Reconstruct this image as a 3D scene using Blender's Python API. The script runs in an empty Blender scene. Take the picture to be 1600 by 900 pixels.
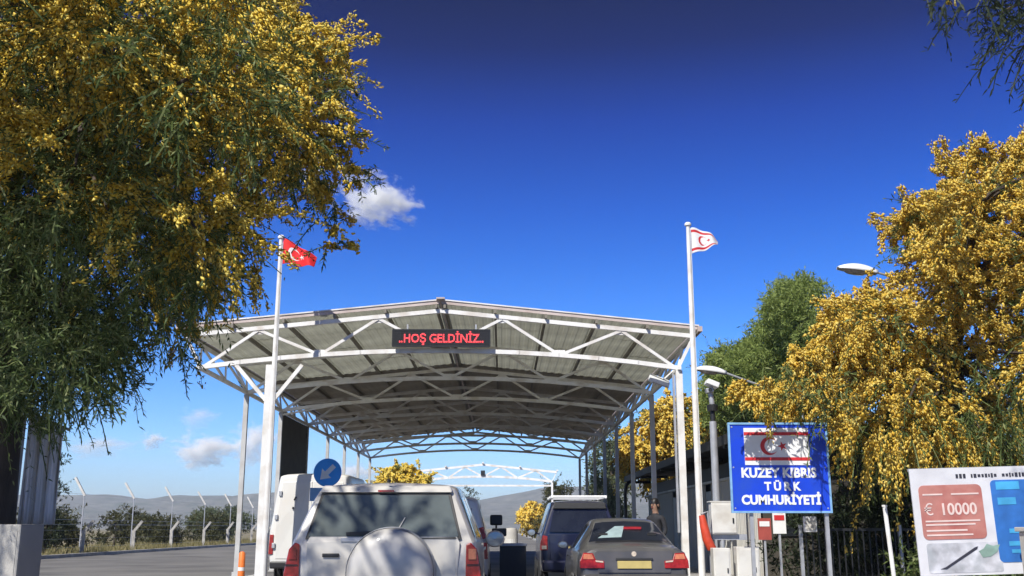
import bpy, bmesh, math, random
import numpy as np
from mathutils import Vector, Matrix
R = math.radians
PI = math.pi
sc = bpy.context.scene
col = sc.collection
random.seed(4)

# ------------------------------------------------------------------ camera, sky, sun, exposure
cam_d = bpy.data.cameras.new('camera')
cam_d.sensor_width = 36.0
cam_d.lens = 36.0
cam_d.clip_start = 0.1
cam_d.clip_end = 20000
cam = bpy.data.objects.new('camera', cam_d)
cam.location = (0, 0, 1.3)
cam.rotation_euler = (R(90 + 13.19), 0, R(-0.523))
col.objects.link(cam)
sc.camera = cam

SUN_EL = 45.0
SUN_AZ = 211.0          # clockwise from +Y (the road direction): behind and to the left of the camera
w = bpy.data.worlds.new('World')
sc.world = w
w.use_nodes = True
nt = w.node_tree
nt.nodes.clear()
N = nt.nodes.new
out = N('ShaderNodeOutputWorld')
bg = N('ShaderNodeBackground')
sky = N('ShaderNodeTexSky')
sky.sky_type = 'NISHITA'
sky.sun_disc = False
sky.sun_elevation = R(SUN_EL)
sky.sun_rotation = R(SUN_AZ)
sky.air_density = 1.0
sky.dust_density = 0.3
sky.ozone_density = 4.0
gam = N('ShaderNodeHueSaturation')
gam.inputs['Saturation'].default_value = 1.42
# the air of a polarised, clear spring day: deeper and darker with height, the same all round
tc = N('ShaderNodeTexCoord')
sep = N('ShaderNodeSeparateXYZ')
mr = N('ShaderNodeMapRange')
mr.inputs['From Min'].default_value = 0.0
mr.inputs['From Max'].default_value = 0.5
rmp = N('ShaderNodeValToRGB')
e = rmp.color_ramp.elements
e[0].position = 0.0;  e[0].color = (0.42, 0.49, 0.70, 1)
e[1].position = 1.0;  e[1].color = (0.007, 0.032, 0.115, 1)
for p, c in ((0.16, (0.52, 0.63, 0.90, 1)), (0.34, (0.42, 0.54, 0.86, 1)), (0.60, (0.165, 0.30, 0.66, 1)), (0.76, (0.040, 0.165, 0.48, 1)), (0.89, (0.011, 0.058, 0.205, 1))):
    k = e.new(p); k.color = c
mul = N('ShaderNodeMixRGB'); mul.blend_type = 'MULTIPLY'; mul.inputs[0].default_value = 1.0
L = nt.links.new
L(sky.outputs[0], gam.inputs['Color'])
L(tc.outputs['Generated'], sep.inputs[0])
L(sep.outputs['Z'], mr.inputs['Value'])
L(mr.outputs[0], rmp.inputs[0])
L(gam.outputs[0], mul.inputs[1]); L(rmp.outputs[0], mul.inputs[2])
L(mul.outputs[0], bg.inputs['Color'])
bg.inputs['Strength'].default_value = 0.15
L(bg.outputs[0], out.inputs['Surface'])

sun_d = bpy.data.lights.new('sun', 'SUN')
sun_d.energy = 4.2
sun_d.angle = R(0.53)
sun_d.color = (1.0, 0.965, 0.90)
sun = bpy.data.objects.new('sun', sun_d)
sv = Vector((math.sin(R(SUN_AZ)) * math.cos(R(SUN_EL)), math.cos(R(SUN_AZ)) * math.cos(R(SUN_EL)), math.sin(R(SUN_EL))))
sun.rotation_euler = sv.to_track_quat('Z', 'Y').to_euler()
sun.location = sv * 60
col.objects.link(sun)

vs = sc.view_settings
vs.view_transform = 'Standard'
vs.look = 'None'
vs.exposure = 0.5
vs.gamma = 1.0
vs.use_curve_mapping = False
sc.cycles.max_bounces = 26
sc.cycles.volume_bounces = 24
sc.cycles.transparent_max_bounces = 8

# ------------------------------------------------------------------ materials
def mat(name, c, rough=0.6, metal=0.0, var=0.12, scale=6.0, bump=0.0, bscale=60.0, coat=0.0, dirt=None, dscale=1.3,
        emit=None, estr=0.0, spec=0.5, stretch=None, trans=0.0):
    m = bpy.data.materials.new(name)
    m.use_nodes = True
    t = m.node_tree
    b = t.nodes['Principled BSDF']
    n = t.nodes.new
    l = t.links.new
    b.inputs['Roughness'].default_value = rough
    b.inputs['Metallic'].default_value = metal
    b.inputs['Coat Weight'].default_value = coat
    b.inputs['Coat Roughness'].default_value = 0.06
    b.inputs['Specular IOR Level'].default_value = spec
    co = n('ShaderNodeTexCoord')
    src = co.outputs['Object']
    if stretch:
        mp = n('ShaderNodeMapping'); mp.inputs['Scale'].default_value = stretch
        l(src, mp.inputs[0]); src = mp.outputs[0]
    nz = n('ShaderNodeTexNoise'); nz.inputs['Scale'].default_value = scale; nz.inputs['Detail'].default_value = 6
    l(src, nz.inputs['Vector'])
    rp = n('ShaderNodeValToRGB')
    a, z = rp.color_ramp.elements
    a.position = 0.3; z.position = 0.7
    a.color = (*[v * (1 - var) for v in c], 1)
    z.color = (*[min(1, v * (1 + var)) for v in c], 1)
    l(nz.outputs[0], rp.inputs[0])
    o = rp.outputs[0]
    if dirt:
        n2 = n('ShaderNodeTexNoise'); n2.inputs['Scale'].default_value = dscale; n2.inputs['Detail'].default_value = 8
        l(src, n2.inputs['Vector'])
        r2 = n('ShaderNodeValToRGB'); r2.color_ramp.elements[0].position = 0.48; r2.color_ramp.elements[1].position = 0.72
        l(n2.outputs[0], r2.inputs[0])
        mx = n('ShaderNodeMixRGB'); mx.inputs[2].default_value = (*dirt, 1)
        l(r2.outputs[0], mx.inputs[0]); l(o, mx.inputs[1]); o = mx.outputs[0]
    l(o, b.inputs['Base Color'])
    if bump:
        n3 = n('ShaderNodeTexNoise'); n3.inputs['Scale'].default_value = bscale; n3.inputs['Detail'].default_value = 4
        l(src, n3.inputs['Vector'])
        bp = n('ShaderNodeBump'); bp.inputs['Strength'].default_value = bump; bp.inputs['Distance'].default_value = 0.02
        l(n3.outputs[0], bp.inputs['Height']); l(bp.outputs[0], b.inputs['Normal'])
    if trans:
        tr = n('ShaderNodeBsdfTranslucent'); l(o, tr.inputs['Color'])
        ms = n('ShaderNodeMixShader'); ms.inputs[0].default_value = trans
        l(b.outputs[0], ms.inputs[1]); l(tr.outputs[0], ms.inputs[2]); l(ms.outputs[0], t.nodes['Material Output'].inputs['Surface'])
    if emit:
        b.inputs['Emission Color'].default_value = (*emit, 1)
        b.inputs['Emission Strength'].default_value = estr
    return m

def leaf_mat(name, cols, rough=0.55, trans=0.3):
    """one colour per leaf (random per island), a little light coming through"""
    m = bpy.data.materials.new(name)
    m.use_nodes = True
    t = m.node_tree; n = t.nodes.new; l = t.links.new
    b = t.nodes['Principled BSDF']
    b.inputs['Roughness'].default_value = rough
    b.inputs['Specular IOR Level'].default_value = 0.25
    g = n('ShaderNodeNewGeometry')
    rp = n('ShaderNodeValToRGB')
    rp.color_ramp.interpolation = 'LINEAR'
    k = len(cols)
    for i, c in enumerate(cols):
        el = rp.color_ramp.elements[i] if i < 2 else rp.color_ramp.elements.new(0.5)
    for i, c in enumerate(cols):
        el = rp.color_ramp.elements[i]; el.position = 1.0 if i == k - 1 else i / (k - 1) * 0.999
        el.color = (*c, 1)
    l(g.outputs['Random Per Island'], rp.inputs[0])
    l(rp.outputs[0], b.inputs['Base Color'])
    tr = n('ShaderNodeBsdfTranslucent')
    l(rp.outputs[0], tr.inputs['Color'])
    mx = n('ShaderNodeMixShader'); mx.inputs[0].default_value = trans
    l(b.outputs[0], mx.inputs[1]); l(tr.outputs[0], mx.inputs[2])
    l(mx.outputs[0], t.nodes['Material Output'].inputs['Surface'])
    return m

M = dict(
    asphalt=mat('asphalt', (0.155, 0.148, 0.137), 0.9, var=0.3, scale=0.5, bump=0.5, bscale=40, dirt=(0.215, 0.205, 0.185), dscale=0.22),
    dry_ground=mat('dry_ground', (0.23, 0.19, 0.11), 0.95, var=0.35, scale=0.4, bump=0.6, bscale=12, dirt=(0.11, 0.12, 0.05), dscale=0.12),
    paving=mat('paving', (0.36, 0.345, 0.32), 0.9, var=0.15, scale=1.5, bump=0.3, bscale=30),
    kerb=mat('kerb', (0.42, 0.41, 0.38), 0.85, var=0.15, scale=2, bump=0.3, dirt=(0.25, 0.24, 0.21)),
    lane_paint=mat('lane_paint', (0.75, 0.74, 0.70), 0.7, var=0.15, scale=4, dirt=(0.45, 0.44, 0.42), dscale=3),
    hill=mat('hill', (0.14, 0.13, 0.11), 0.95, var=0.45, scale=0.05, dirt=(0.055, 0.065, 0.035), dscale=0.018, bump=0.0),
    white_steel=mat('white_steel', (0.80, 0.79, 0.76), 0.45, var=0.06, scale=3, dirt=(0.58, 0.52, 0.45), dscale=2.3),
    galv=mat('galvanised_steel', (0.42, 0.43, 0.45), 0.45, metal=0.3, var=0.15, scale=5),
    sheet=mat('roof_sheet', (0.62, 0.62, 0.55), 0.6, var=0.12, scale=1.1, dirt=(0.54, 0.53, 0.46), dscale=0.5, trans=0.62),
    sheet_brown=mat('brown_roof_sheet', (0.37, 0.34, 0.285), 0.65, var=0.15, scale=1.1, dirt=(0.24, 0.21, 0.165), dscale=0.5, trans=0.30),
    purlin=mat('purlin_paint', (0.20, 0.18, 0.145), 0.6, var=0.15, scale=3),
    fascia=mat('fascia_paint', (0.58, 0.49, 0.45), 0.6, var=0.12, scale=2, dirt=(0.42, 0.33, 0.29)),
    slat_dark=mat('dark_slat', (0.055, 0.048, 0.036), 0.7, var=0.25, scale=3),
    shed_roof=mat('shed_roof', (0.022, 0.021, 0.021), 0.6, var=0.3, scale=2),
    shed_wall=mat('shed_wall', (0.50, 0.485, 0.44), 0.65, var=0.12, scale=1.5, dirt=(0.36, 0.34, 0.30), stretch=(1, 1, 0.2)),
    shed_door=mat('shed_door', (0.24, 0.25, 0.25), 0.5, var=0.1, scale=2),
    dark_metal=mat('dark_metal', (0.02, 0.021, 0.023), 0.45, var=0.2, scale=5),
    black_plastic=mat('black_plastic', (0.018, 0.018, 0.019), 0.5, var=0.15, scale=20),
    rubber=mat('rubber', (0.018, 0.018, 0.018), 0.85, var=0.2, scale=20, bump=0.2),
    rim=mat('alloy', (0.5, 0.5, 0.51), 0.3, metal=0.8, var=0.05),
    suv_paint=mat('pearl_white_paint', (0.56, 0.53, 0.475), 0.35, var=0.03, scale=2, coat=0.6, dirt=(0.48, 0.45, 0.40), dscale=0.9),
    cover=mat('wheel_cover_paint', (0.49, 0.47, 0.435), 0.42, var=0.04, scale=3, coat=0.3),
    van_paint=mat('white_van_paint', (0.70, 0.685, 0.635), 0.4, var=0.04, scale=2, coat=0.3, dirt=(0.68, 0.64, 0.57), dscale=1.1),
    bmw_paint=mat('dark_grey_paint', (0.075, 0.073, 0.07), 0.35, var=0.08, scale=3, coat=0.6, dirt=(0.13, 0.12, 0.11), dscale=1.2),
    blue_paint=mat('dark_blue_paint', (0.009, 0.011, 0.036), 0.3, var=0.1, scale=3, coat=0.7, dirt=(0.03, 0.034, 0.07), dscale=1.5),
    glass=mat('car_glass', (0.12, 0.14, 0.135), 0.06, var=0.35, scale=2.2, spec=0.8),
    dark_glass=mat('dark_car_glass', (0.02, 0.023, 0.028), 0.05, var=0.2, scale=3, spec=0.8),
    painted_daylight=mat('painted_daylight', (0.32, 0.42, 0.42), 0.08, var=0.2, scale=6, spec=0.8),
    shaded_steel=mat('shaded_steel', (0.50, 0.50, 0.49), 0.5, var=0.08, scale=3, dirt=(0.36, 0.33, 0.30), dscale=2.0),
    red_lens=mat('red_lens', (0.32, 0.022, 0.022), 0.15, var=0.3, scale=25, coat=0.8),
    orange_lens=mat('orange_lens', (0.52, 0.18, 0.10), 0.15, var=0.2, scale=25, coat=0.8),
    clear_lens=mat('clear_lens', (0.55, 0.47, 0.38), 0.15, var=0.2, scale=25, coat=0.8),
    plate_yellow=mat('yellow_plate', (0.44, 0.35, 0.12), 0.5, var=0.08, scale=12),
    chrome=mat('chrome', (0.7, 0.7, 0.7), 0.15, metal=1.0, var=0.05),
    mirror=mat('mirror_glass', (0.26, 0.30, 0.34), 0.12, metal=0.3, var=0.1),
    sign_blue=mat('sign_blue', (0.008, 0.055, 0.60), 0.38, var=0.10, scale=2.5, dirt=(0.02, 0.075, 0.50), dscale=2.2),
    disc_blue=mat('road_sign_blue', (0.01, 0.32, 0.88), 0.35, var=0.05, scale=6),
    pale_blue=mat('pale_blue_panel', (0.22, 0.42, 0.66), 0.4, var=0.15, scale=9),
    white_paint=mat('white_paint', (0.80, 0.80, 0.79), 0.5, var=0.04, scale=5),
    red_paint=mat('red_paint', (0.58, 0.025, 0.03), 0.5, var=0.08, scale=6),
    off_white=mat('meter_box_paint', (0.66, 0.645, 0.60), 0.5, var=0.06, scale=4, dirt=(0.5, 0.46, 0.4), dscale=2.5),
    red_rubber=mat('red_orange_plastic', (0.62, 0.07, 0.03), 0.45, var=0.15, scale=8),
    orange=mat('orange_plastic', (0.80, 0.19, 0.03), 0.5, var=0.1, scale=8),
    flag_red=mat('flag_red', (0.78, 0.02, 0.025), 0.75, var=0.08, scale=9),
    flag_white=mat('flag_white', (0.80, 0.78, 0.78), 0.8, var=0.04, scale=9),
    led_case=mat('led_case', (0.025, 0.026, 0.03), 0.5, var=0.2, scale=9),
    led_red=mat('led_red', (0.4, 0.01, 0.015), 0.5, var=0.05, scale=9, emit=(1.0, 0.075, 0.09), estr=1.5),
    banner=mat('banner_film', (0.66, 0.655, 0.67), 0.5, var=0.08, scale=3, dirt=(0.54, 0.53, 0.55), dscale=2.0, bump=0.35, bscale=3),
    banner_red=mat('banner_red', (0.46, 0.19, 0.155), 0.5, var=0.12, scale=5, dirt=(0.36, 0.085, 0.07), dscale=3, bump=0.35, bscale=3),
    banner_cyan=mat('banner_cyan', (0.06, 0.36, 0.64), 0.55, var=0.2, scale=5),
    banner_navy=mat('banner_navy', (0.03, 0.15, 0.46), 0.55, var=0.2, scale=5),
    banner_pale=mat('banner_pale_print', (0.70, 0.55, 0.50), 0.55, var=0.1, scale=9),
    banner_grey=mat('banner_grey_print', (0.50, 0.50, 0.53), 0.5, var=0.5, scale=4.5, dirt=(0.36, 0.38, 0.40), dscale=5, bump=0.35, bscale=3),
    banner_green=mat('banner_green_print', (0.22, 0.33, 0.28), 0.55, var=0.35, scale=6),
    ink=mat('dark_ink', (0.03, 0.03, 0.045), 0.6, var=0.2, scale=20),
    pvc=mat('hanging_sheet', (0.74, 0.72, 0.72), 0.45, var=0.35, scale=5, stretch=(4, 4, 0.25)),
    bark=mat('bark', (0.065, 0.05, 0.038), 0.9, var=0.4, scale=5, bump=0.8, bscale=25, stretch=(1, 1, 0.3)),
    concrete=mat('concrete', (0.45, 0.43, 0.39), 0.9, var=0.15, scale=4, bump=0.3, dirt=(0.3, 0.29, 0.26)),
    white_block=mat('white_block', (0.40, 0.385, 0.355), 0.8, var=0.1, scale=3, bump=0.2, dirt=(0.4, 0.385, 0.36), dscale=2),
    hazard_red=mat('hazard_red', (0.36, 0.07, 0.055), 0.6, var=0.15, scale=6),
    skin=mat('skin', (0.33, 0.19, 0.13), 0.55, var=0.08, scale=12),
    hair=mat('hair', (0.012, 0.010, 0.009), 0.5, var=0.3, scale=40),
    shirt=mat('black_cloth', (0.022, 0.022, 0.026), 0.85, var=0.2, scale=12),
    trousers=mat('grey_cloth', (0.05, 0.05, 0.06), 0.85, var=0.2, scale=12),
)
LEAF = dict(
    mimosa=leaf_mat('mimosa_leaf', [(0.04, 0.065, 0.018), (0.085, 0.125, 0.035), (0.15, 0.195, 0.06), (0.24, 0.26, 0.11)]),
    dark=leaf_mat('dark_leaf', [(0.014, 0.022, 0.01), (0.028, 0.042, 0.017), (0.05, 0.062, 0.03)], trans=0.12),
    blossom=leaf_mat('mimosa_blossom', [(0.80, 0.54, 0.06), (0.92, 0.72, 0.11), (0.94, 0.80, 0.24), (0.88, 0.63, 0.08)], 0.8, 0.35),
    blossom_old=leaf_mat('fading_blossom', [(0.72, 0.46, 0.06), (0.90, 0.66, 0.10), (0.94, 0.78, 0.24), (0.82, 0.55, 0.08)], 0.8, 0.35),
    pine=leaf_mat('pine_needle', [(0.15, 0.20, 0.05), (0.26, 0.33, 0.085), (0.36, 0.42, 0.13)], trans=0.4),
    grey=leaf_mat('grey_green_leaf', [(0.08, 0.10, 0.055), (0.13, 0.16, 0.08), (0.19, 0.21, 0.12)]),
    scrub=leaf_mat('scrub_leaf', [(0.05, 0.055, 0.025), (0.09, 0.095, 0.04), (0.13, 0.12, 0.055)]),
)

# ------------------------------------------------------------------ mesh helpers
class MB:
    def __init__(s): s.v = []; s.f = []; s.mi = []
    def add(s, v, f, mi=0):
        o = len(s.v); s.v += [tuple(p) for p in v]; s.f += [tuple(i + o for i in q) for q in f]; s.mi += [mi] * len(f)
        return s
    def box(s, c, d, rot=None, mi=0):
        x, y, z = d[0] / 2, d[1] / 2, d[2] / 2
        v = [Vector(p) for p in ((-x, -y, -z), (x, -y, -z), (x, y, -z), (-x, y, -z), (-x, -y, z), (x, -y, z), (x, y, z), (-x, y, z))]
        if rot is not None: v = [rot @ p for p in v]
        v = [p + Vector(c) for p in v]
        return s.add(v, [(0, 3, 2, 1), (4, 5, 6, 7), (0, 1, 5, 4), (1, 2, 6, 5), (2, 3, 7, 6), (3, 0, 4, 7)], mi)
    def bar(s, p0, p1, w, h, mi=0):
        p0 = Vector(p0); p1 = Vector(p1); d = p1 - p0
        return s.box((p0 + p1) / 2, (w, h, d.length), d.to_track_quat('Z', 'Y').to_matrix(), mi)
    def tube(s, pts, rad, n=8, cap=True, mi=0):
        pts = [Vector(p) for p in pts]
        if not hasattr(rad, '__len__'): rad = [rad] * len(pts)
        v = []; f = []
        ref = Vector((0, 0, 1)) if abs((pts[-1] - pts[0]).normalized().z) < 0.9 else Vector((0, 1, 0))
        for i, p in enumerate(pts):
            t = (pts[min(i + 1, len(pts) - 1)] - pts[max(i - 1, 0)]).normalized()
            a = t.cross(ref).normalized(); b = t.cross(a).normalized()
            for k in range(n):
                q = 2 * PI * k / n
                v.append(p + (a * math.cos(q) + b * math.sin(q)) * rad[i])
        for i in range(len(pts) - 1):
            for k in range(n):
                k2 = (k + 1) % n
                f.append((i * n + k, i * n + k2, (i + 1) * n + k2, (i + 1) * n + k))
        if cap:
            f.append(tuple(range(n))); f.append(tuple(range((len(pts) - 1) * n, len(pts) * n))[::-1])
        return s.add(v, f, mi)
    def lathe(s, prof, n=24, axis='z', c=(0, 0, 0), mi=0):
        v = []; f = []; m = len(prof)
        for k in range(n):
            a = 2 * PI * k / n
            for r, h in prof:
                x, y = r * math.cos(a), r * math.sin(a)
                p = {'z': (x, y, h), 'y': (x, h, y), 'x': (h, x, y)}[axis]
                v.append((p[0] + c[0], p[1] + c[1], p[2] + c[2]))
        for k in range(n):
            k2 = (k + 1) % n
            for i in range(m - 1):
                f.append((k * m + i, k2 * m + i, k2 * m + i + 1, k * m + i + 1))
        return s.add(v, f, mi)
    def prism(s, poly, y0, y1, mi=0):
        """polygon in x,z thickened along y"""
        k = len(poly)
        v = [(x, y0, z) for x, z in poly] + [(x, y1, z) for x, z in poly]
        f = [tuple(range(k)), tuple(range(k, 2 * k))[::-1]] + [(i, (i + 1) % k, k + (i + 1) % k, k + i)[::-1] for i in range(k)]
        return s.add(v, f, mi)
    def mesh(s, name, mats, smooth=False):
        me = bpy.data.meshes.new(name)
        me.from_pydata([tuple(p) for p in s.v], [], s.f)
        if not isinstance(mats, (list, tuple)): mats = [mats]
        for m in mats: me.materials.append(m)
        if len(mats) > 1: me.polygons.foreach_set('material_index', s.mi)
        bm = bmesh.new(); bm.from_mesh(me)
        bmesh.ops.recalc_face_normals(bm, faces=bm.faces); bm.to_mesh(me); bm.free()
        if smooth:
            me.polygons.foreach_set('use_smooth', [True] * len(me.polygons))
            me.set_sharp_from_angle(angle=R(smooth if smooth is not True else 40))
        me.update()
        return me
    def build(s, name, mats, parent=None, smooth=False, bevel=0.0, loc=None, rot=None):
        o = bpy.data.objects.new(name, s.mesh(name, mats, smooth))
        col.objects.link(o)
        if parent: o.parent = parent
        if loc is not None: o.location = loc
        if rot is not None: o.rotation_euler = rot
        if bevel:
            b = o.modifiers.new('bevel', 'BEVEL'); b.width = bevel; b.segments = 2; b.limit_method = 'ANGLE'; b.angle_limit = R(35)
        return o

def inst(name, me, parent, loc=(0, 0, 0), rot=(0, 0, 0)):
    o = bpy.data.objects.new(name, me); col.objects.link(o); o.parent = parent; o.location = loc; o.rotation_euler = rot
    return o
def tag(o, label=None, cat=None, group=None, kind=None):
    if label: o['label'] = label
    if cat: o['category'] = cat
    if group: o['group'] = group
    if kind: o['kind'] = kind
    return o
def thing(name, label, cat, loc=(0, 0, 0), rz=0.0, group=None):
    o = bpy.data.objects.new(name, None); col.objects.link(o)
    o.empty_display_size = 0.3
    o.location = loc; o.rotation_euler = (0, 0, rz)
    return tag(o, label, cat, group)
def copy_tree(o, parent=None):
    kids = list(o.children)
    c = o.copy(); col.objects.link(c)
    if parent: c.parent = parent
    for k in kids: copy_tree(k, c)
    return c
def text(s, size, m, parent, loc, rot=(PI / 2, 0, 0), depth=0.004, bold=0.0, space=1.0, name='lettering', sx=1.0, align='CENTER'):
    cu = bpy.data.curves.new(name, 'FONT'); cu.body = s; cu.size = size; cu.align_x = align; cu.align_y = 'CENTER'
    cu.extrude = depth; cu.offset = bold; cu.space_character = space; cu.resolution_u = 3
    t = bpy.data.objects.new(name, cu); col.objects.link(t)
    bpy.context.view_layer.update()
    me = bpy.data.meshes.new_from_object(t.evaluated_get(bpy.context.evaluated_depsgraph_get()))
    bpy.data.objects.remove(t); bpy.data.curves.remove(cu)
    me.name = name; me.materials.clear(); me.materials.append(m)
    o = inst(name, me, parent, loc, rot); o.scale = (sx, 1, 1)
    return o

# ------------------------------------------------------------------ the ground, roads, hills
def sheet(name, x0, x1, y0, y1, z, m, nx=1, ny=1, f=None):
    b = MB(); v = []; q = []
    for j in range(ny + 1):
        for i in range(nx + 1):
            x = x0 + (x1 - x0) * i / nx; y = y0 + (y1 - y0) * j / ny
            v.append((x, y, z + (f(x, y) if f else 0)))
    for j in range(ny):
        for i in range(nx):
            a = j * (nx + 1) + i; q.append((a, a + 1, a + nx + 2, a + nx + 1))
    return tag(b.add(v, q).build(name, m, smooth=bool(f)), kind='structure')

sheet('ground', -6000, 6000, -3000, 6000, -0.02, M['dry_ground'])
sheet('road', -19.7, 3.4, -40, 320, 0.0, M['asphalt'])
tag(MB().box((-19.82, 140, 0.02), (0.24, 360, 0.26)).build('left_kerb', M['kerb'], bevel=0.02), kind='structure')
tag(MB().box((3.51, 140, 0.03), (0.22, 360, 0.19)).build('right_kerb', M['kerb'], bevel=0.02), kind='structure')
tag(MB().box((7.6, 90, 0.03), (7.96, 260, 0.18)).build('pavement', M['paving']), kind='structure')
tag(MB().box((0.25, 32, 0.03), (0.62, 26, 0.19)).build('traffic_island', M['kerb'], bevel=0.03), kind='structure')
b = MB()
for x in (-3.15, -7.0):
    for y in range(-6, 120, 6): b.box((x, y, 0.005), (0.12, 3.0, 0.006))
tag(b.build('lane_marking', M['lane_paint']), kind='structure')

def ridge(x):
    return 84 + 16 * math.sin(x / 610 + 0.7) + 9 * math.sin(x / 233 + 1.3) + 4 * math.sin(x / 97) + 2 * math.sin(x / 41)
hx = MB(); v = []; q = []; NX = 220; NY = 26
for j in range(NY + 1):
    for i in range(NX + 1):
        x = -3200 + 6400 * i / NX; t = j / NY; y = 1500 + 1500 * t
        h = ridge(x) * (math.sin(min(1, t / 0.7) * PI / 2) ** 1.6)
        h += (8 * math.sin(x / 120 + y / 90) + 6 * math.sin(x / 61 - y / 47 + 1) + 3 * math.sin(x / 29 + y / 23)) * math.sin(PI * min(1, t)) * 0.8
        # a gap in the ridge behind the road
        h *= 1 - 0.35 * math.exp(-((x + 60) / 210) ** 2)
        v.append((x, y, h - 1.0 * (j == 0) - 0.5))
for j in range(NY):
    for i in range(NX):
        a = j * (NX + 1) + i; q.append((a, a + 1, a + NX + 2, a + NX + 1))
tag(hx.add(v, q).build('hills', M['hill'], smooth=True), kind='structure')
# ------------------------------------------------------------------ the border canopy
DROP = 0.13
def ztop(x): return 6.42 - DROP - 0.10 * abs(x)
def zlow(x): return 5.34 - 0.40 * (x / 5.57) ** 2
WEB = [(-5.5, 'l'), (-4.26, 't'), (-2.8, 'l'), (-1.46, 't'), (0, 'l'), (1.46, 't'), (2.8, 'l'), (4.26, 't'), (5.5, 'l')]
def truss_meshes(cw=0.10, ww=0.066):
    b = MB()
    xs = [-5.57 + 11.14 * i / 12 for i in range(13)]
    for a, c in zip(xs, xs[1:]): b.bar((a - 0.01, 0, zlow(a)), (c + 0.01, 0, zlow(c)), cw, cw)
    for s in (-1, 1):
        b.bar((0, 0, ztop(0)), (s * 5.98, 0, ztop(5.98)), cw, cw * 0.96)
        b.bar((s * 5.94, 0.002, ztop(5.94) - 0.04), (s * 5.57, 0.002, zlow(5.57)), 0.07, 0.07)
    chord = b.mesh('truss', M['white_steel'])
    webs = []
    for (xa, ka), (xc, kc) in zip(WEB, WEB[1:]):
        pa = (xa, 0, zlow(xa) if ka == 'l' else ztop(xa) - 0.04); pc = (xc, 0, zlow(xc) if kc == 'l' else ztop(xc) - 0.04)
        webs.append(MB().bar(pa, pc, ww, ww).mesh('web_bar', M['white_steel']))
    g = MB()
    for x, k in WEB[1:-1]:
        z = zlow(x) + 0.05 if k == 'l' else ztop(x) - 0.07
        g.box((x, 0.0, z), (0.26, 0.016, 0.14))
    return chord, webs, g.mesh('gusset', M['white_steel'])
TRUSS = truss_meshes()
TRUSS_HEAVY = truss_meshes(0.18, 0.12)
def truss(parent, y, ms=TRUSS):
    t = inst('truss', ms[0], parent, (0, y, 0))
    for m in ms[1]: inst('web_bar', m, t)
    if ms is TRUSS: inst('gusset', ms[2], t)['kind'] = 'stuff'
    return t

BAY = 4.5; NB = 7; CL = BAY * NB
canopy = thing('canopy', 'long white steel truss canopy with a low gable roof spanning the border lanes', 'canopy', (-1.47, 23.7, 0))
for i in range(NB + 1): truss(canopy, i * BAY)
# columns
def column_mesh(h, wd, name='column', m='white_steel'):
    b = MB(); b.box((0, 0, h / 2 + 0.01), (wd, wd, h - 0.02)); b.box((0, 0, 0.02), (wd * 2.1, wd * 2.1, 0.04))
    for s in (-1, 1): b.box((s * wd * 0.75, 0, 0.1), (wd * 0.5, 0.012, 0.13))
    return b.mesh(name, M[m])
CM = column_mesh(4.88, 0.15); CM2 = column_mesh(4.88, 0.12, m='shaded_steel')  # rear columns get a greyer paint that stands in for canopy shade
for i in range(NB + 1):
    inst('column', CM if i == 0 else CM2, canopy, (5.58, i * BAY, 0))
    if i: inst('column', CM2, canopy, (-5.58, i * BAY, 0))
fc = inst('column', column_mesh(4.99, 0.21), canopy, (-3.92, 0, 0)); fc['label'] = 'thick front column with two brace arms'
for s, x in ((-1, -0.82), (1, 0.72)):
    MB().bar((s * 0.09, 0, 4.18), (x, 0, 5.0), 0.085, 0.085).build('brace_arm', M['white_steel'], fc)
MB().box((5.45, 0.0, 3.0), (0.05, 0.04, 3.6)).build('cable_conduit', M['galv'], canopy)
# eave girders along both sides
for s in (-1, 1):
    x = s * 5.58
    b = MB(); b.box((x, CL / 2, 4.93), (0.08, CL + 0.3, 0.09)); b.box((s * 5.90, CL / 2, 5.78 - DROP), (0.07, CL + 0.3, 0.08))
    g = b.build('eave_girder', M['white_steel'], canopy)
    zb = MB().bar((0, 0, 4.95), (s * 0.32, BAY / 4, 5.77 - DROP), 0.05, 0.05).mesh('girder_web', M['white_steel'])
    za = MB().bar((0, BAY / 4, 4.95), (s * 0.32, 0, 5.77 - DROP), 0.05, 0.05).mesh('girder_web', M['white_steel'])
    for i in range(NB * 4):
        inst('girder_web', zb if i % 2 == 0 else za, g, (x, i * BAY / 4, 0))
# purlins and roof sheets
SL = math.atan(0.10)
PM = MB().box((0, CL / 2, 0), (0.055, CL + 0.3, 0.10)).mesh('purlin', M['purlin'])
for s in (-1, 1):
    for k in range(6):
        x = s * (0.10 + 1.19 * k)
        inst('purlin', PM, canopy, (x, 0, ztop(x) + 0.105))
CB = MB().bar((0, 0, 0), (6.06, 0, -0.606), 0.06, 0.05).mesh('cross_rail', M['purlin'])
PW = 1.215; PD = 2.30
def panel_mesh():
    b = MB(); v = []; f = []
    xs = []; zs = []
    for r in range(5):
        x0 = r * PW / 5
        xs += [x0, x0 + 0.09, x0 + 0.12, x0 + 0.21]; zs += [0, 0, 0.014, 0.014]
    xs.append(PW); zs.append(0)
    n = len(xs)
    for y in (0, PD):
        for z0 in (0, 0.006):
            for x, z in zip(xs, zs): v.append((x, y, z + z0))
    for i in range(n - 1):
        f.append((i, i + 1, 2 * n + i + 1, 2 * n + i)); f.append((n + i, n + i + 1, 3 * n + i + 1, 3 * n + i))
        f.append((i, i + 1, n + i + 1, n + i)); f.append((2 * n + i, 2 * n + i + 1, 3 * n + i + 1, 3 * n + i))
    return b.add(v, f)
RP_PALE = panel_mesh().mesh('roof_panel', M['sheet']); RP_BROWN = panel_mesh().mesh('roof_panel', M['sheet_brown'])  # front rows paler and more translucent, rows behind browner
rows = int(CL / 2.25)
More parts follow.
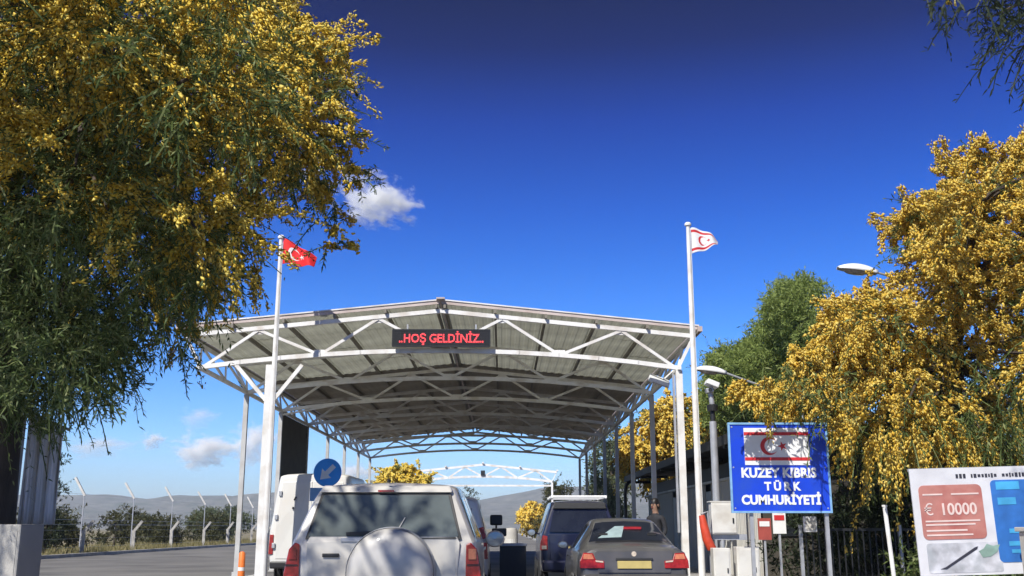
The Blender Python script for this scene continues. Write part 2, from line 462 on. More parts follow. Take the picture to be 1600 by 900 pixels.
for s in (-1, 1):
    for k in range(5):
        for j in range(rows):
            x = s * (0.02 + 1.195 * k)
            dz = 0.006 * ((k + j) % 2) + random.uniform(0, 0.004)
            o = inst('roof_panel', RP_PALE if j < 4 else RP_BROWN, canopy, (x, -0.02 + j * 2.26 + (0 if s > 0 else PD), 6.59 - DROP - 0.10 * abs(x) + dz))
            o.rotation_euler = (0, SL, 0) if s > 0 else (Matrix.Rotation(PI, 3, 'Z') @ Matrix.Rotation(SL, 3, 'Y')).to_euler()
# fascia, ridge cap and gutters
b = MB()
for s in (-1, 1):
    b.bar((s * 0.02, -0.075, 6.615 - DROP), (s * 6.06, -0.075, 6.01 - DROP), 0.03, 0.075)
b.build('front_fascia', M['fascia'], canopy)
b = MB()
for s in (-1, 1): b.bar((s * 0.02, -0.082, 6.675 - DROP), (s * 6.08, -0.082, 6.065 - DROP), 0.06, 0.03)
b.build('fascia_trim', M['white_steel'], canopy)
for s in (-1, 1):
    g = MB(); g.box((s * 6.08, CL / 2, 5.96 - DROP), (0.10, CL + 0.5, 0.12)); g.build('gutter', M['fascia'], canopy)
b = MB(); b.box((0, CL / 2, 6.68 - DROP), (0.18, CL + 0.5, 0.03)); b.build('ridge_cap', M['fascia'], canopy)
MB().box((0, -0.10, 6.69 - DROP), (0.20, 0.06, 0.08)).build('ridge_bracket', M['fascia'], canopy)
# dark slatted infill between two left columns
for i in range(16):
    z = 1.2 + i * 0.235
    MB().box((-5.58, 2.5 * BAY, z), (0.05, BAY - 0.16, 0.243), Matrix.Rotation(0.12, 3, 'Y')).build('screen_slat', M['slat_dark'], canopy)
MB().box((-5.63, 2.5 * BAY, 2.98), (0.03, 0.08, 3.75)).build('screen_frame', M['dark_metal'], canopy)
MB().bar((-5.58, 2 * BAY, 4.8), (-3.4, 2 * BAY, 5.2), 0.05, 0.05).build('knee_brace', M['white_steel'], canopy)

# a second, open truss gantry beyond the far end
gan = thing('truss_gantry', 'small white roofless truss gantry seen far off through the canopy', 'gantry', (-1.58, 84, 0))
truss(gan, 0, TRUSS_HEAVY)
for y in (0,):
    for s in (-1, 1): inst('column', CM, gan, (s * 5.58, y, 0))
for x in (-6.0, -3, 0, 3, 6.0):
    MB().box((x, 0.1, ztop(x) + 0.14), (0.14, 0.9, 0.10)).build('purlin', M['white_steel'], gan)
MB().box((0, -0.003, 4.62), (11.0, 0.14, 0.14)).build('tie_beam', M['white_steel'], gan)
MB().box((0, -0.12, 5.62), (0.34, 0.16, 0.4)).build('traffic_signal', M['dark_metal'], gan)

# LED message board hung on the front truss
led = thing('message_board', 'long black LED message board with glowing red capitals on the front truss', 'led sign', (-1.43, 23.52, 5.40))
MB().box((0, 0.0, 0.20), (2.26, 0.10, 0.40)).build('casing', M['led_case'], led, bevel=0.012)
b = MB()
for z in (0.005, 0.395): b.box((0, -0.056, z), (2.28, 0.02, 0.03))
for x in (-1.13, 1.13): b.box((x, -0.056, 0.2), (0.03, 0.018, 0.36))
b.build('frame', M['dark_metal'], led)
text('..HOŞ GELDİNİZ..', 0.285, M['led_red'], led, (0.0, -0.056, 0.185), bold=0.006, name='lettering', sx=0.86)['kind'] = 'stuff'
b = MB()
for i in range(60): b.box((-1.09 + i * 0.037, -0.064, 0.20), (0.007, 0.004, 0.36))
for i in range(10): b.box((0, -0.0675, 0.033 + i * 0.037), (2.2, 0.003, 0.007))
b.build('pixel_grid', M['led_case'], led)['kind'] = 'stuff'
for x in (-0.8, 0.8): MB().box((x, 0.08, 0.42), (0.04, 0.05, 0.25)).build('hanger', M['galv'], led)

# floodlight under the right front corner
fl = thing('floodlight', 'white floodlight angled under the right front corner of the canopy', 'floodlight', (3.72, 24.2, 4.66))
Rm = Matrix.Rotation(R(20), 3, 'Y') @ Matrix.Rotation(R(25), 3, 'X')
MB().box((0, 0, 0.05), (0.50, 0.34, 0.12), Rm).build('housing', M['white_paint'], fl, bevel=0.02)
MB().box((0.03, -0.03, -0.02), (0.40, 0.26, 0.03), Rm).build('lens', M['clear_lens'], fl)
MB().bar((0.1, 0.02, 0.08), (0.35, 0, 0.30), 0.03, 0.03).build('bracket', M['white_steel'], fl)

# ------------------------------------------------------------------ flags
def flagpole(name, label, x, y, h, base_z):
    t = thing(name, label, 'flagpole', (x, y, base_z))
    MB().tube([(0, 0, 0.05), (0, 0, h * 0.5), (0, 0, h)], [0.075, 0.065, 0.045], 12).build('pole', M['white_steel'], t, smooth=True)
    MB().lathe([(0.0, 0), (0.19, 0), (0.19, 0.03), (0.09, 0.05), (0.0, 0.05)], 16).build('base_plate', M['galv'], t)
    MB().lathe([(0.0, h - 0.01), (0.075, h), (0.08, h + 0.04), (0.05, h + 0.075), (0, h + 0.09)], 14).build('finial', M['white_paint'], t, smooth=True)
    MB().tube([(0.06, -0.05, 1.2), (0.055, -0.04, h * 0.6), (0.05, -0.03, h - 0.1)], 0.006, 5).build('halyard', M['white_paint'], t)
    return t
flagpole('flagpole', 'tall white flagpole flying the red flag, beside the left front column', -5.05, 22.5, 7.72, 0.0)
flagpole('flagpole', 'tall white flagpole flying the white flag, beside the right front corner', 4.24, 22.5, 7.93, 0.12)
def star_in(u, v, cx, cy, r, rot=PI):
    dx, dy = u - cx, v - cy
    d = math.hypot(dx, dy)
    if d > r: return False
    a = (math.atan2(dy, dx) - rot) % (2 * PI / 5)
    a = abs(a - PI / 5)            # 0 = notch, PI/5 = tip
    ri = r * 0.382
    # edge between notch (angle 0, ri) and tip (angle PI/5, r)
    x, y = d * math.cos(a), d * math.sin(a)
    nx, ny = ri, 0.0; tx, ty = r * math.cos(PI / 5), r * math.sin(PI / 5)
    return (tx - nx) * (y - ny) - (ty - ny) * (x - nx) > 0
def crescent(u, v, cx, cy, r):
    return math.hypot(u - cx, v - cy) < r and math.hypot(u - cx - r * 0.26, v - cy) > r * 0.79
def red_flag_pattern(u, v):       # u along the fly 0..1.5, v up 0..1 ; white device on red
    return crescent(u, v, 0.5, 0.5, 0.27) or star_in(u, v, 0.86, 0.5, 0.14)
def white_flag_pattern(u, v):     # red device and two stripes on white
    return crescent(u, v, 0.62, 0.5, 0.23) or star_in(u, v, 0.93, 0.5, 0.12) or 0.09 < v < 0.19 or 0.81 < v < 0.91
def flag(name, label, loc, shape, pattern, m0, m1, n=72, m=48):
    b = MB(); v = []; f = []; mi = []
    for j in range(m + 1):
        for i in range(n + 1):
            v.append(shape(i / n, j / m))
    for j in range(m):
        for i in range(n):
            a = j * (n + 1) + i
            f.append((a, a + 1, a + n + 2, a + n + 1))
            mi.append(1 if pattern((i + .5) / n * 1.5, (j + .5) / m) else 0)
    b.v = v; b.f = f; b.mi = mi
    t = thing(name, label, 'flag', loc)
    c = b.build('cloth', [m0, m1], t, smooth=True)
    s = c.modifiers.new('thickness', 'SOLIDIFY'); s.thickness = 0.004
    MB().box((0.0, 0, -0.04), (0.02, 0.02, 0.05)).build('toggle', M['galv'], t)
    return t
def shape_left(u, v):
    h = 0.52 * (1 - 0.30 * u)
    x = 0.74 * u ** 0.95 + 0.04 * v * u
    z = -0.60 * (1 - u * 0.25) * (1 - v) - 0.46 * u ** 1.1 * (0.55 + 0.45 * v) + 0.02 * math.sin(u * 9)
    y = -0.06 * math.sin(u * 9.5 + v * 1.6) * (0.3 + u) - 0.1 * u
    return (x + 0.055, y, z)
def shape_right(u, v):
    x = 0.64 * u + 0.05 * math.sin(u * 4) * (1 - v) * 0.5
    top = -0.02 - 0.08 * u - 0.24 * u ** 3; bot = -0.64 + 0.24 * u ** 1.2
    z = bot + (top - bot) * v + 0.015 * math.sin(u * 10)
    y = -0.05 * math.sin(u * 10 + v * 1.2) * (0.25 + u)
    return (x + 0.05, y, z)
flag('red_flag', 'red flag with white crescent and star drooping from the left flagpole', (-5.05, 22.5, 7.72), shape_left, red_flag_pattern, M['flag_red'], M['flag_white'])
flag('white_flag', 'white flag with red crescent, star and two stripes on the right flagpole', (4.24, 22.5, 8.02), shape_right, white_flag_pattern, M['flag_white'], M['red_paint'])

# ------------------------------------------------------------------ blue welcome sign
sg = thing('border_sign', 'square blue border sign with a flag panel and white capitals', 'sign', (4.81, 18.0, 0.12))
z0 = 1.45
MB().box((0, 0, z0 + 0.755), (1.68, 0.03, 1.50)).build('panel', M['sign_blue'], sg)
b = MB()
for z in (z0 - 0.002, z0 + 1.512): b.box((0, -0.006, z), (1.74, 0.05, 0.035))
for x in (-0.853, 0.853): b.box((x, -0.006, z0 + 0.755), (0.034, 0.046, 1.478))
b.build('frame', M['pale_blue'], sg)
fp = MB().box((-0.03, -0.019, z0 + 1.115), (1.13, 0.012, 0.64)).build('flag_panel', M['white_paint'], sg)
for z in (z0 + 0.90, z0 + 1.335): MB().box((-0.03, -0.027, z), (1.128, 0.008, 0.055)).build('stripe', M['red_paint'], fp)
def crescent_mb(r, cx, cz, y0, y1):
    ro = r; ri = r * 0.80; off = r * 0.26
    # intersection angle
    d = off; a = (ro * ro - ri * ri + d * d) / (2 * d)
    th = math.acos(max(-1, min(1, a / ro))); ph = math.atan2(math.sqrt(max(0, ro * ro - a * a)), a - d)
    n = 28; b = MB(); v = []
    for i in range(n + 1):
        q = th + (2 * PI - 2 * th) * i / n; v.append((cx + ro * math.cos(q), cz + ro * math.sin(q)))
    for i in range(n + 1):
        q = ph + (2 * PI - 2 * ph) * i / n; v.append((cx + off + ri * math.cos(q), cz + ri * math.sin(q)))
    V = [(x, y0, z) for x, z in v] + [(x, y1, z) for x, z in v]; K = 2 * (n + 1); f = []
    for i in range(n):
        f += [(i, i + 1, n + 2 + i, n + 1 + i), (K + i, K + i + 1, K + n + 2 + i, K + n + 1 + i), (i, i + 1, K + i + 1, K + i), (n + 1 + i, n + 2 + i, K + n + 2 + i, K + n + 1 + i)]
    return b.add(V, f)
def star_mb(r, cx, cz, y0, y1, rot=PI):
    p = []
    for k in range(10):
        a = rot + k * PI / 5; q = r if k % 2 == 0 else r * 0.39
        p.append((cx + q * math.cos(a), cz + q * math.sin(a)))
    return MB().prism(p, y0, y1)
crescent_mb(0.155, -0.16, z0 + 1.12, -0.031, -0.024).build('crescent', M['red_paint'], fp)
star_mb(0.085, 0.07, z0 + 1.12, -0.031, -0.024).build('star', M['red_paint'], fp)
text('KUZEY KIBRIS', 0.222, M['white_paint'], sg, (-0.02, -0.018, z0 + 0.655), bold=0.010, sx=0.93, space=1.03)
text('TÜRK', 0.195, M['white_paint'], sg, (0.03, -0.018, z0 + 0.425), bold=0.008, space=1.5, sx=0.95)
text('CUMHURİYETİ', 0.214, M['white_paint'], sg, (0.0, -0.018, z0 + 0.195), bold=0.010, sx=0.93, space=1.02)
b = MB()
for x in (-0.80, 0.80):
    for z in (z0 + 0.06, z0 + 0.755, z0 + 1.45): b.lathe([(0, -0.024), (0.014, -0.022), (0.016, -0.014)], 8, 'y', (x, 0, z))
b.build('bolts', M['galv'], sg)['kind'] = 'stuff'
for x in (-0.52, 0.78): MB().box((x, 0.05, z0 / 2 + 0.7), (0.06, 0.06, z0 + 1.4)).build('post', M['galv'], sg)

# keep-left disc
kd = thing('road_sign', 'round blue road sign with a white arrow pointing down left', 'road sign', (-2.69, 16.0, 0))
MB().tube([(0, 0.03, 0), (0, 0.03, 2.3)], 0.03, 10).build('post', M['galv'], kd, smooth=True)
MB().lathe([(0, -0.012), (0.205, -0.012), (0.215, 0.0), (0.215, 0.012), (0, 0.012)], 36, 'y', (0, 0, 2.13)).build('disc', M['disc_blue'], kd)
ar = MB()
ca, sa = math.cos(R(225)), math.sin(R(225))
arrow = [(-0.145, -0.036), (0.015, -0.036), (0.015, -0.10), (0.15, 0), (0.015, 0.10), (0.015, 0.036), (-0.145, 0.036)]
ar.prism([(x * ca - y * sa, 2.13 + x * sa + y * ca) for x, y in arrow], -0.018, -0.011).build('arrow', M['white_paint'], kd)
MB().box((-0.15, 0.0, 1.80), (0.21, 0.02, 0.20)).build('plate', M['pale_blue'], kd)

# ------------------------------------------------------------------ lamps
def street_lamp(label, x, y, z, h, arm, rise, size=1.0, base=0.12):
    """head hangs at (x, y, z); the arm runs to +x down to a pole"""
    t = thing('street_lamp', label, 'street lamp', (x + arm, y, base), 0, 'street lamps reaching out of the trees on the right')
    zh = z - base
    MB().tube([(0, 0, 0), (0, 0, h)], [0.09, 0.06], 10).build('pole', M['galv'], t, smooth=True)
    MB().tube([(0, 0, h - 0.05), (-arm * 0.5, 0, (h + zh) / 2 + 0.02), (-arm + 0.35 * size, 0, zh)], 0.03, 8).build('arm', M['galv'], t, smooth=True)
    hd = MB(); v = []; f = []
    n = 12; m = 10
    for i in range(n + 1):
        u = i / n; x_ = -arm - 0.40 * size + 0.82 * size * u
        wd = 0.16 * size * (math.sin(PI * min(1, 0.10 + u * 0.82)) ** 0.6); ht = 0.17 * size * (math.sin(PI * min(1, 0.06 + u * 0.80)) ** 0.7)
        for k in range(m + 1):
            a = PI * k / m
            v.append((x_, wd * math.cos(a), zh - 0.12 * size * (u - 0.5) + ht * math.sin(a)))
    for i in range(n):
        for k in range(m):
            a = i * (m + 1) + k; f.append((a, a + 1, a + m + 2, a + m + 1))
    hs = hd.add(v, f).build('head', M['white_paint'], t, smooth=True)
    so = hs.modifiers.new('shell', 'SOLIDIFY'); so.thickness = 0.012
    b = MB(); b.lathe([(0, -0.075 * size), (0.09 * size, -0.06 * size), (0.13 * size, 0.0), (0.12 * size, 0.015 * size), (0, 0.015 * size)], 16, 'z')
    b.v = [(p[0] * 2.0 - arm - 0.06 * size, p[1] * 0.95, p[2] + zh - 0.12 * size * ((p[0] * 2.0 + 0.34) / 0.82 - 0.5)) for p in b.v]
    b.build('lens', M['clear_lens'], t, smooth=True)
    MB().box((-arm + 0.35 * size, 0, zh - 0.005), (0.16 * size, 0.09 * size, 0.08 * size)).build('neck', M['galv'], t, bevel=0.01)
    return t
street_lamp('large white street lamp head reaching out of the yellow tree into the sky', 8.80, 24.6, 7.50, 6.95, 2.2, 0.4, 1.2)
street_lamp('lower street lamp head with a long arm in front of the green pines', 5.52, 27.0, 5.34, 4.55, 2.4, 0.4)

# camera pole
cp = thing('camera_pole', 'grey pole with a black collar and small white cameras on top', 'camera pole', (4.0, 19.5, 0.12))
MB().tube([(0, 0, 0), (0, 0, 3.15)], 0.07, 12).build('pole', M['galv'], cp, smooth=True)
MB().tube([(0, 0, 3.15), (0, 0, 3.35)], 0.045, 12).build('stem', M['dark_metal'], cp, smooth=True)
MB().lathe([(0, 3.34), (0.10, 3.35), (0.11, 3.46), (0.06, 3.48), (0, 3.48)], 16).build('collar', M['black_plastic'], cp)
MB().tube([(0, 0, 3.47), (-0.03, 0, 3.75)], 0.05, 10).build('upper_stem', M['galv'], cp, smooth=True)
MB().box((0.0, -0.06, 3.86), (0.24, 0.30, 0.10), Matrix.Rotation(R(22), 3, 'Y')).build('camera_head', M['white_paint'], cp, bevel=0.015)
MB().box((-0.05, -0.03, 3.74), (0.14, 0.16, 0.09), Matrix.Rotation(R(-12), 3, 'Y')).build('camera_body', M['galv'], cp, bevel=0.01)
MB().lathe([(0, 0), (0.035, 0), (0.035, 0.03), (0, 0.03)], 12, 'y', (-0.05, -0.14, 3.74)).build('camera_lens', M['dark_metal'], cp)

# ------------------------------------------------------------------ meter boxes and bits on the right pavement
mb_ = thing('meter_box', 'cream metal meter box with a small latch on a thin post', 'meter box', (4.0, 19.0, 0.12))
MB().box((0, 0, 1.35), (0.46, 0.24, 0.56)).build('cabinet', M['off_white'], mb_, bevel=0.012)
MB().box((0, -0.126, 1.345), (0.42, 0.014, 0.50)).build('door', M['off_white'], mb_, bevel=0.005)
MB().box((0.155, -0.140, 1.31), (0.025, 0.016, 0.09)).build('latch', M['dark_metal'], mb_)
MB().box((0, 0.02, 1.645), (0.50, 0.28, 0.02)).build('rain_cap', M['off_white'], mb_)
MB().tube([(-0.03, 0, 0), (-0.03, 0, 1.08)], 0.045, 10).build('post', M['galv'], mb_, smooth=True)
MB().box((0.1, 0.02, 1.02), (0.62, 0.12, 0.10)).build('cross_arm', M['galv'], mb_)
rg = thing('hose_guard', 'curved red plastic hose guard hanging left of the cream meter box', 'hose guard', (3.66, 18.75, 0.12))
MB().tube([(-0.09, 0, 1.40), (-0.06, -0.02, 1.20), (-0.02, -0.03, 0.99), (0.05, -0.02, 0.84), (0.12, 0, 0.80)], [0.055, 0.075, 0.085, 0.085, 0.05], 10).build('guard', M['red_rubber'], rg, smooth=True)
MB().tube([(-0.10, 0, 1.42), (0.02, 0.02, 1.47), (0.05, 0.05, 1.1), (0.05, 0.06, 0.0)], 0.02, 8).build('bracket', M['galv'], rg, smooth=True)
for i, (x, y, wd, h, lab) in enumerate(((3.82, 18.5, 0.30, 0.84, 'white lower cabinet under the red hose guard'), (4.30, 18.6, 0.40, 0.86, 'white lower cabinet below the left edge of the blue sign'))):
    t = thing('utility_cabinet', lab, 'cabinet', (x, y, 0.12), 0, 'low white cabinets on the right pavement')
    MB().box((0, 0, h / 2), (wd, 0.26, h)).build('body', M['off_white'], t, bevel=0.012)
    MB().box((0, -0.137, h / 2), (wd - 0.06, 0.014, h - 0.1)).build('door', M['off_white'], t)
    MB().box((wd * 0.3, -0.15, h * 0.55), (0.02, 0.015, 0.08)).build('latch', M['dark_metal'], t)

# ------------------------------------------------------------------ kiosk with black awning on the right
sh = thing('kiosk', 'long grey panelled kiosk under a black overhanging roof right of the lanes', 'kiosk', (5.2, 24.0, 0.12))
rf = MB(); rf.box((3.0, 9.6, 3.42), (6.1, 20.4, 0.10), Matrix.Rotation(R(-4), 3, 'Y')); rf.build('roof', M['shed_roof'], sh)
MB().box((-0.06, 9.6, 3.17), (0.05, 20.3, 0.22)).build('eave_board', M['shed_roof'], sh)
MB().box((3.0, -0.63, 3.37), (6.0, 0.05, 0.06), Matrix.Rotation(R(-4), 3, 'Y')).build('front_trim', M['galv'], sh)
for y in (0.0, 4.9, 9.8, 14.7, 19.2):
    MB().box((0.45, y, 3.03), (1.0, 0.06, 0.10)).build('rafter', M['dark_metal'], sh)
MB().tube([(0.0, 20.2, 0), (0.0, 20.2, 2.6), (0.05, 20.15, 2.95), (0.25, 20.0, 3.15)], 0.07, 8).build('corner_post', M['dark_metal'], sh, smooth=True)
wp = MB()
wp.box((0, 0, 1.2), (0.04, 0.46, 2.4))
for k in range(3): wp.box((-0.03, -0.15 + 0.15 * k, 1.2), (0.02, 0.04, 2.36))
WPM = wp.mesh('wall_panel', M['shed_wall'])
for i in range(37):
    if i in (11, 12, 23, 24): continue
    inst('wall_panel', WPM, sh, (0.72 + random.uniform(-.004, .004), 0.3 + i * 0.49, 0))
for y in (5.85, 11.73):
    d = MB().box((0.74, y, 1.1), (0.05, 0.92, 2.2)).build('door', M['shed_door'], sh)
    MB().box((0.70, y - 0.36, 1.05), (0.03, 0.12, 0.03)).build('handle', M['chrome'], d)
MB().box((0.66, 9.3, 2.43), (0.10, 18.3, 0.06)).build('wall_cap', M['shed_wall'], sh)
MB().box((3.2, 9.2, 1.45), (4.6, 18.0, 2.9)).build('core', M['shed_roof'], sh)
fr = MB().box((2.9, 0.12, 1.1), (4.2, 0.06, 2.2)).build('front_wall', M['slat_dark'], sh)
MB().box((1.6, 0.07, 1.45), (0.9, 0.05, 0.9)).build('front_window', M['dark_glass'], sh)

# ------------------------------------------------------------------ health banner at the right edge
bb = thing('banner_board', 'slanted white banner with a red price box and blue box at the right edge', 'banner', (5.71, 12.0, 0.12))
tilt = Matrix.Rotation(R(-1.6), 3, 'Y')
def bbx(name, c, d, m, par, bev=0.0): return MB().box(tilt @ Vector(c), d, tilt).build(name, M[m], par, bevel=bev)
pn = bbx('sheet', (0.10, 0, 1.27), (2.1, 0.02, 1.20), 'banner', bb)
rb_ = MB()
def rrect(x0, x1, z0, z1, r, y0, y1):
    p = []
    for cx, cz, a0 in ((x1 - r, z1 - r, 0), (x0 + r, z1 - r, 90), (x0 + r, z0 + r, 180), (x1 - r, z0 + r, 270)):
        for k in range(5):
            a = R(a0 + 22.5 * k); p.append((cx + r * math.cos(a), cz + r * math.sin(a)))
    b = MB().prism(p, y0, y1); b.v = [tuple(tilt @ Vector(q)) for q in b.v]; return b
rbx = rrect(-0.87, -0.14, 1.07, 1.68, 0.06, -0.0165, -0.0095).build('red_box', M['banner_red'], pn)
for word, wx in (('€', -0.775), ('10000', -0.435)): text(word, 0.185, M['banner_pale'], pn, tilt @ Vector((wx, -0.019, 1.40)), rot=(tilt @ Matrix.Rotation(PI / 2, 3, 'X')).to_euler(), bold=0.0035 if word != '€' else 0.0, sx=0.93, depth=0.002)
ln = MB()
for z, x0, x1 in ((1.575, -0.83, -0.60), (1.575, -0.50, -0.18), (1.275, -0.83, -0.20), (1.235, -0.83, -0.26), (1.17, -0.83, -0.36), (1.12, -0.83, -0.30)):
    ln.box(tilt @ Vector(((x0 + x1) / 2, -0.019, z)), (x1 - x0, 0.004, 0.018), tilt)
ln.build('small_print', M['banner_pale'], pn)
bl = rrect(-0.03, 1.0, 0.80, 1.72, 0.05, -0.0165, -0.0095).build('blue_box', M['banner_navy'], pn)
ln = MB()
for x0, x1, z0_, z1_ in ((0.03, 0.30, 1.61, 1.70), (0.03, 0.24, 1.44, 1.52), (0.42, 0.9, 1.36, 1.42), (0.12, 0.36, 1.12, 1.17), (0.10, 0.5, 0.98, 1.03), (0.12, 0.42, 0.90, 0.94)):
    ln.box(tilt @ Vector(((x0 + x1) / 2, -0.019, (z0_ + z1_) / 2)), (x1 - x0, 0.004, z1_ - z0_), tilt)
ln.build('small_print', M['banner_cyan'], pn)
ln = MB()
rr = random.Random(5)
x = -0.42
for wlen in (3, 8, 7):
    for k in range(wlen):
        cw = rr.uniform(0.022, 0.04)
        ln.box(tilt @ Vector((x + cw / 2, -0.012, 1.775)), (cw * 0.82, 0.004, rr.uniform(0.03, 0.052)), tilt)
        x += cw + 0.008
    x += 0.05
ln.build('header_print', M['ink'], pn)['kind'] = 'stuff'
pr = rrect(-0.85, 0.0, 0.70, 1.03, 0.03, -0.0145, -0.0095).build('photo_print', M['banner_grey'], pn)
p = [(-0.72, 0.745), (-0.66, 0.765), (-0.30, 0.975), (-0.265, 0.985), (-0.275, 0.955), (-0.65, 0.742)]
q = MB().prism(p, -0.019, -0.0145); q.v = [tuple(tilt @ Vector(z)) for z in q.v]; q.build('pen_print', M['ink'], pn)
p = [(-0.22, 0.86), (-0.13, 0.87), (-0.05, 0.92), (-0.03, 0.96), (-0.01, 1.0), (-0.09, 0.985), (-0.16, 1.01), (-0.20, 0.96), (-0.26, 0.93)]
q = MB().prism(p, -0.019, -0.0145); q.v = [tuple(tilt @ Vector(z)) for z in q.v]; q.build('green_print', M['banner_green'], pn)
for x in (-0.8, 1.0): MB().box((x + (0.1 if x < 0 else 0), 0.05, 0.85), (0.05, 0.05, 1.7)).build('post', M['galv'], bb)
bbx('top_rail', (0.10, 0.03, 1.86), (2.1, 0.03, 0.03), 'galv', bb)
pb = thing('gate_pillar', 'plain grey pillar in front of the lower right of the white banner', 'pillar', (5.93, 11.55, 0.12))
MB().box((0, 0, 0.57), (0.34, 0.3, 1.14)).build('shaft', M['concrete'], pb, bevel=0.015)
MB().box((0, 0, 1.165), (0.40, 0.36, 0.05)).build('cap', M['concrete'], pb, bevel=0.01)

# railing between the sign and the banner
rl = thing('railing', 'dark metal railing with upright bars between the blue sign and the banner', 'railing', (5.9, 20.6, 0.12))
for z in (0.25, 1.15): MB().box((1.9, 0, z), (4.0, 0.04, 0.05)).build('rail', M['dark_metal'], rl)
BM = MB().box((0, 0, 0.70), (0.022, 0.022, 0.86)).mesh('bar', M['dark_metal'])
for i in range(31): inst('bar', BM, rl, (0.05 + i * 0.125, 0.0, 0))
for x in (-0.05, 1.9, 3.9): MB().box((x, 0.002, 0.62), (0.06, 0.06, 1.24)).build('post', M['galv'], rl)
def stake(label, x, y, h, lean, m='galv', r=0.03):
    t = thing('pole', label, 'pole', (x, y, 0.12)); MB().tube([(0, 0, 0), (-lean, 0, h)], r, 8).build('shaft', M[m], t, smooth=True)
    MB().lathe([(0, h), (r * 1.3, h), (r * 1.3, h + 0.03), (0, h + 0.03)], 8, c=(-lean, 0, 0)).build('cap', M[m], t); return t
stake('thin pale pole leaning slightly left of the white banner', 6.38, 17.2, 1.52, 0.08, 'white_steel', 0.035)
nb = thing('notice_box', 'small white box on the railing just right of the blue sign', 'box', (6.0, 20.45, 1.37))
MB().box((0, 0, 0.0), (0.24, 0.12, 0.30)).build('case', M['white_paint'], nb, bevel=0.015); MB().box((0, -0.065, 0.0), (0.18, 0.012, 0.22)).build('lid', M['off_white'], nb)
for x, z, m, lab in ((5.22, 1.28, 'hazard_red', 'small red and white notice behind the post below the blue sign'), (5.52, 1.40, 'white_paint', 'small white and red notice under the right half of the blue sign')):
    t = thing('notice', lab, 'notice', (x, 20.9, z), 0, 'small notices seen under the blue sign')
    MB().box((0, 0, 0), (0.26, 0.02, 0.42)).build('board', M[m], t)
    MB().box((0, -0.014, 0.10), (0.20, 0.008, 0.10)).build('print', M['red_paint'] if m == 'white_paint' else M['white_paint'], t)
    MB().box((0, 0.03, -0.55), (0.04, 0.04, 1.2)).build('stake', M['galv'], t)

# ------------------------------------------------------------------ left edge bits
wb = thing('barrier_block', 'white concrete barrier block with a red corner at the bottom left', 'barrier', (-5.55, 12.0, 0))
MB().box((0, 0, 0.67), (0.44, 0.6, 1.34)).build('block', M['white_block'], wb, bevel=0.02)
MB().prism([(-0.215, 0.55), (-0.03, 0.55), (-0.05, 0.95), (-0.215, 0.78)], -0.306, -0.301).build('red_mark', M['hazard_red'], wb)
MB().box((0.10, -0.302, 0.72), (0.17, 0.006, 1.1)).build('grey_panel', M['concrete'], wb)
hs = thing('plastic_sheet', 'pale hanging plastic sheet with vertical folds beside the dark trunk', 'plastic sheet', (-6.2, 14.0, 0))
v = []; f = []; nn = 40
for j in range(9):
    for i in range(nn + 1):
        u = i / nn; z = 1.35 + 1.50 * j / 8 - 0.22 * u * (j / 8) ** 2
        v.append((-0.24 + 0.36 * u, 0.05 * math.sin(u * 22) + 0.025 * math.sin(u * 47 + j * .2) + 0.3 * u, z))
for j in range(8):
    for i in range(nn): a = j * (nn + 1) + i; f.append((a, a + 1, a + nn + 2, a + nn + 1))
s = MB().add(v, f).build('sheet', M['pvc'], hs, smooth=True); s.modifiers.new('t', 'SOLIDIFY').thickness = 0.004
MB().tube([(-0.3, 0.02, 0), (-0.3, 0.02, 2.9)], 0.03, 8).build('pole', M['galv'], hs, smooth=True)
MB().tube([(-0.3, 0.02, 2.86), (0.2, 0.34, 2.62)], 0.02, 8).build('top_bar', M['galv'], hs, smooth=True)
cn = thing('delineator_post', 'slim orange plastic post standing beside the left flagpole base', 'delineator', (-6.28, 25.6, 0))
MB().box((0, 0, 0.02), (0.30, 0.30, 0.04)).build('base', M['rubber'], cn, bevel=0.01)
MB().lathe([(0.085, 0.04), (0.075, 0.70), (0.05, 0.74), (0.0, 0.75)], 20).build('tube', M['orange'], cn, smooth=True)
MB().lathe([(0.084, 0.30), (0.083, 0.38)], 20).build('band', M['white_paint'], cn, smooth=True)

dk = thing('control_cabinet', 'dark grey roadside cabinet with a paler lid between the two lanes', 'cabinet', (0.20, 20.2, 0.12))
MB().box((0, 0, 0.42), (0.50, 0.40, 0.84)).build('body', M['dark_metal'], dk, bevel=0.01)
MB().box((0, 0, 0.87), (0.54, 0.44, 0.05)).build('lid', M['galv'], dk, bevel=0.01)
MB().box((0, -0.206, 0.42), (0.42, 0.014, 0.72)).build('door', M['black_plastic'], dk)
bp = thing('bollard', 'squat beige bollard behind the dark cabinet between the lanes', 'bollard', (0.21, 26.0, 0.12))
MB().lathe([(0, 0), (0.17, 0), (0.17, 1.1), (0.14, 1.17), (0, 1.19)], 20).build('body', M['concrete'], bp, smooth=True)
MB().lathe([(0.172, 0.8), (0.172, 0.92)], 20).build('band', M['off_white'], bp)

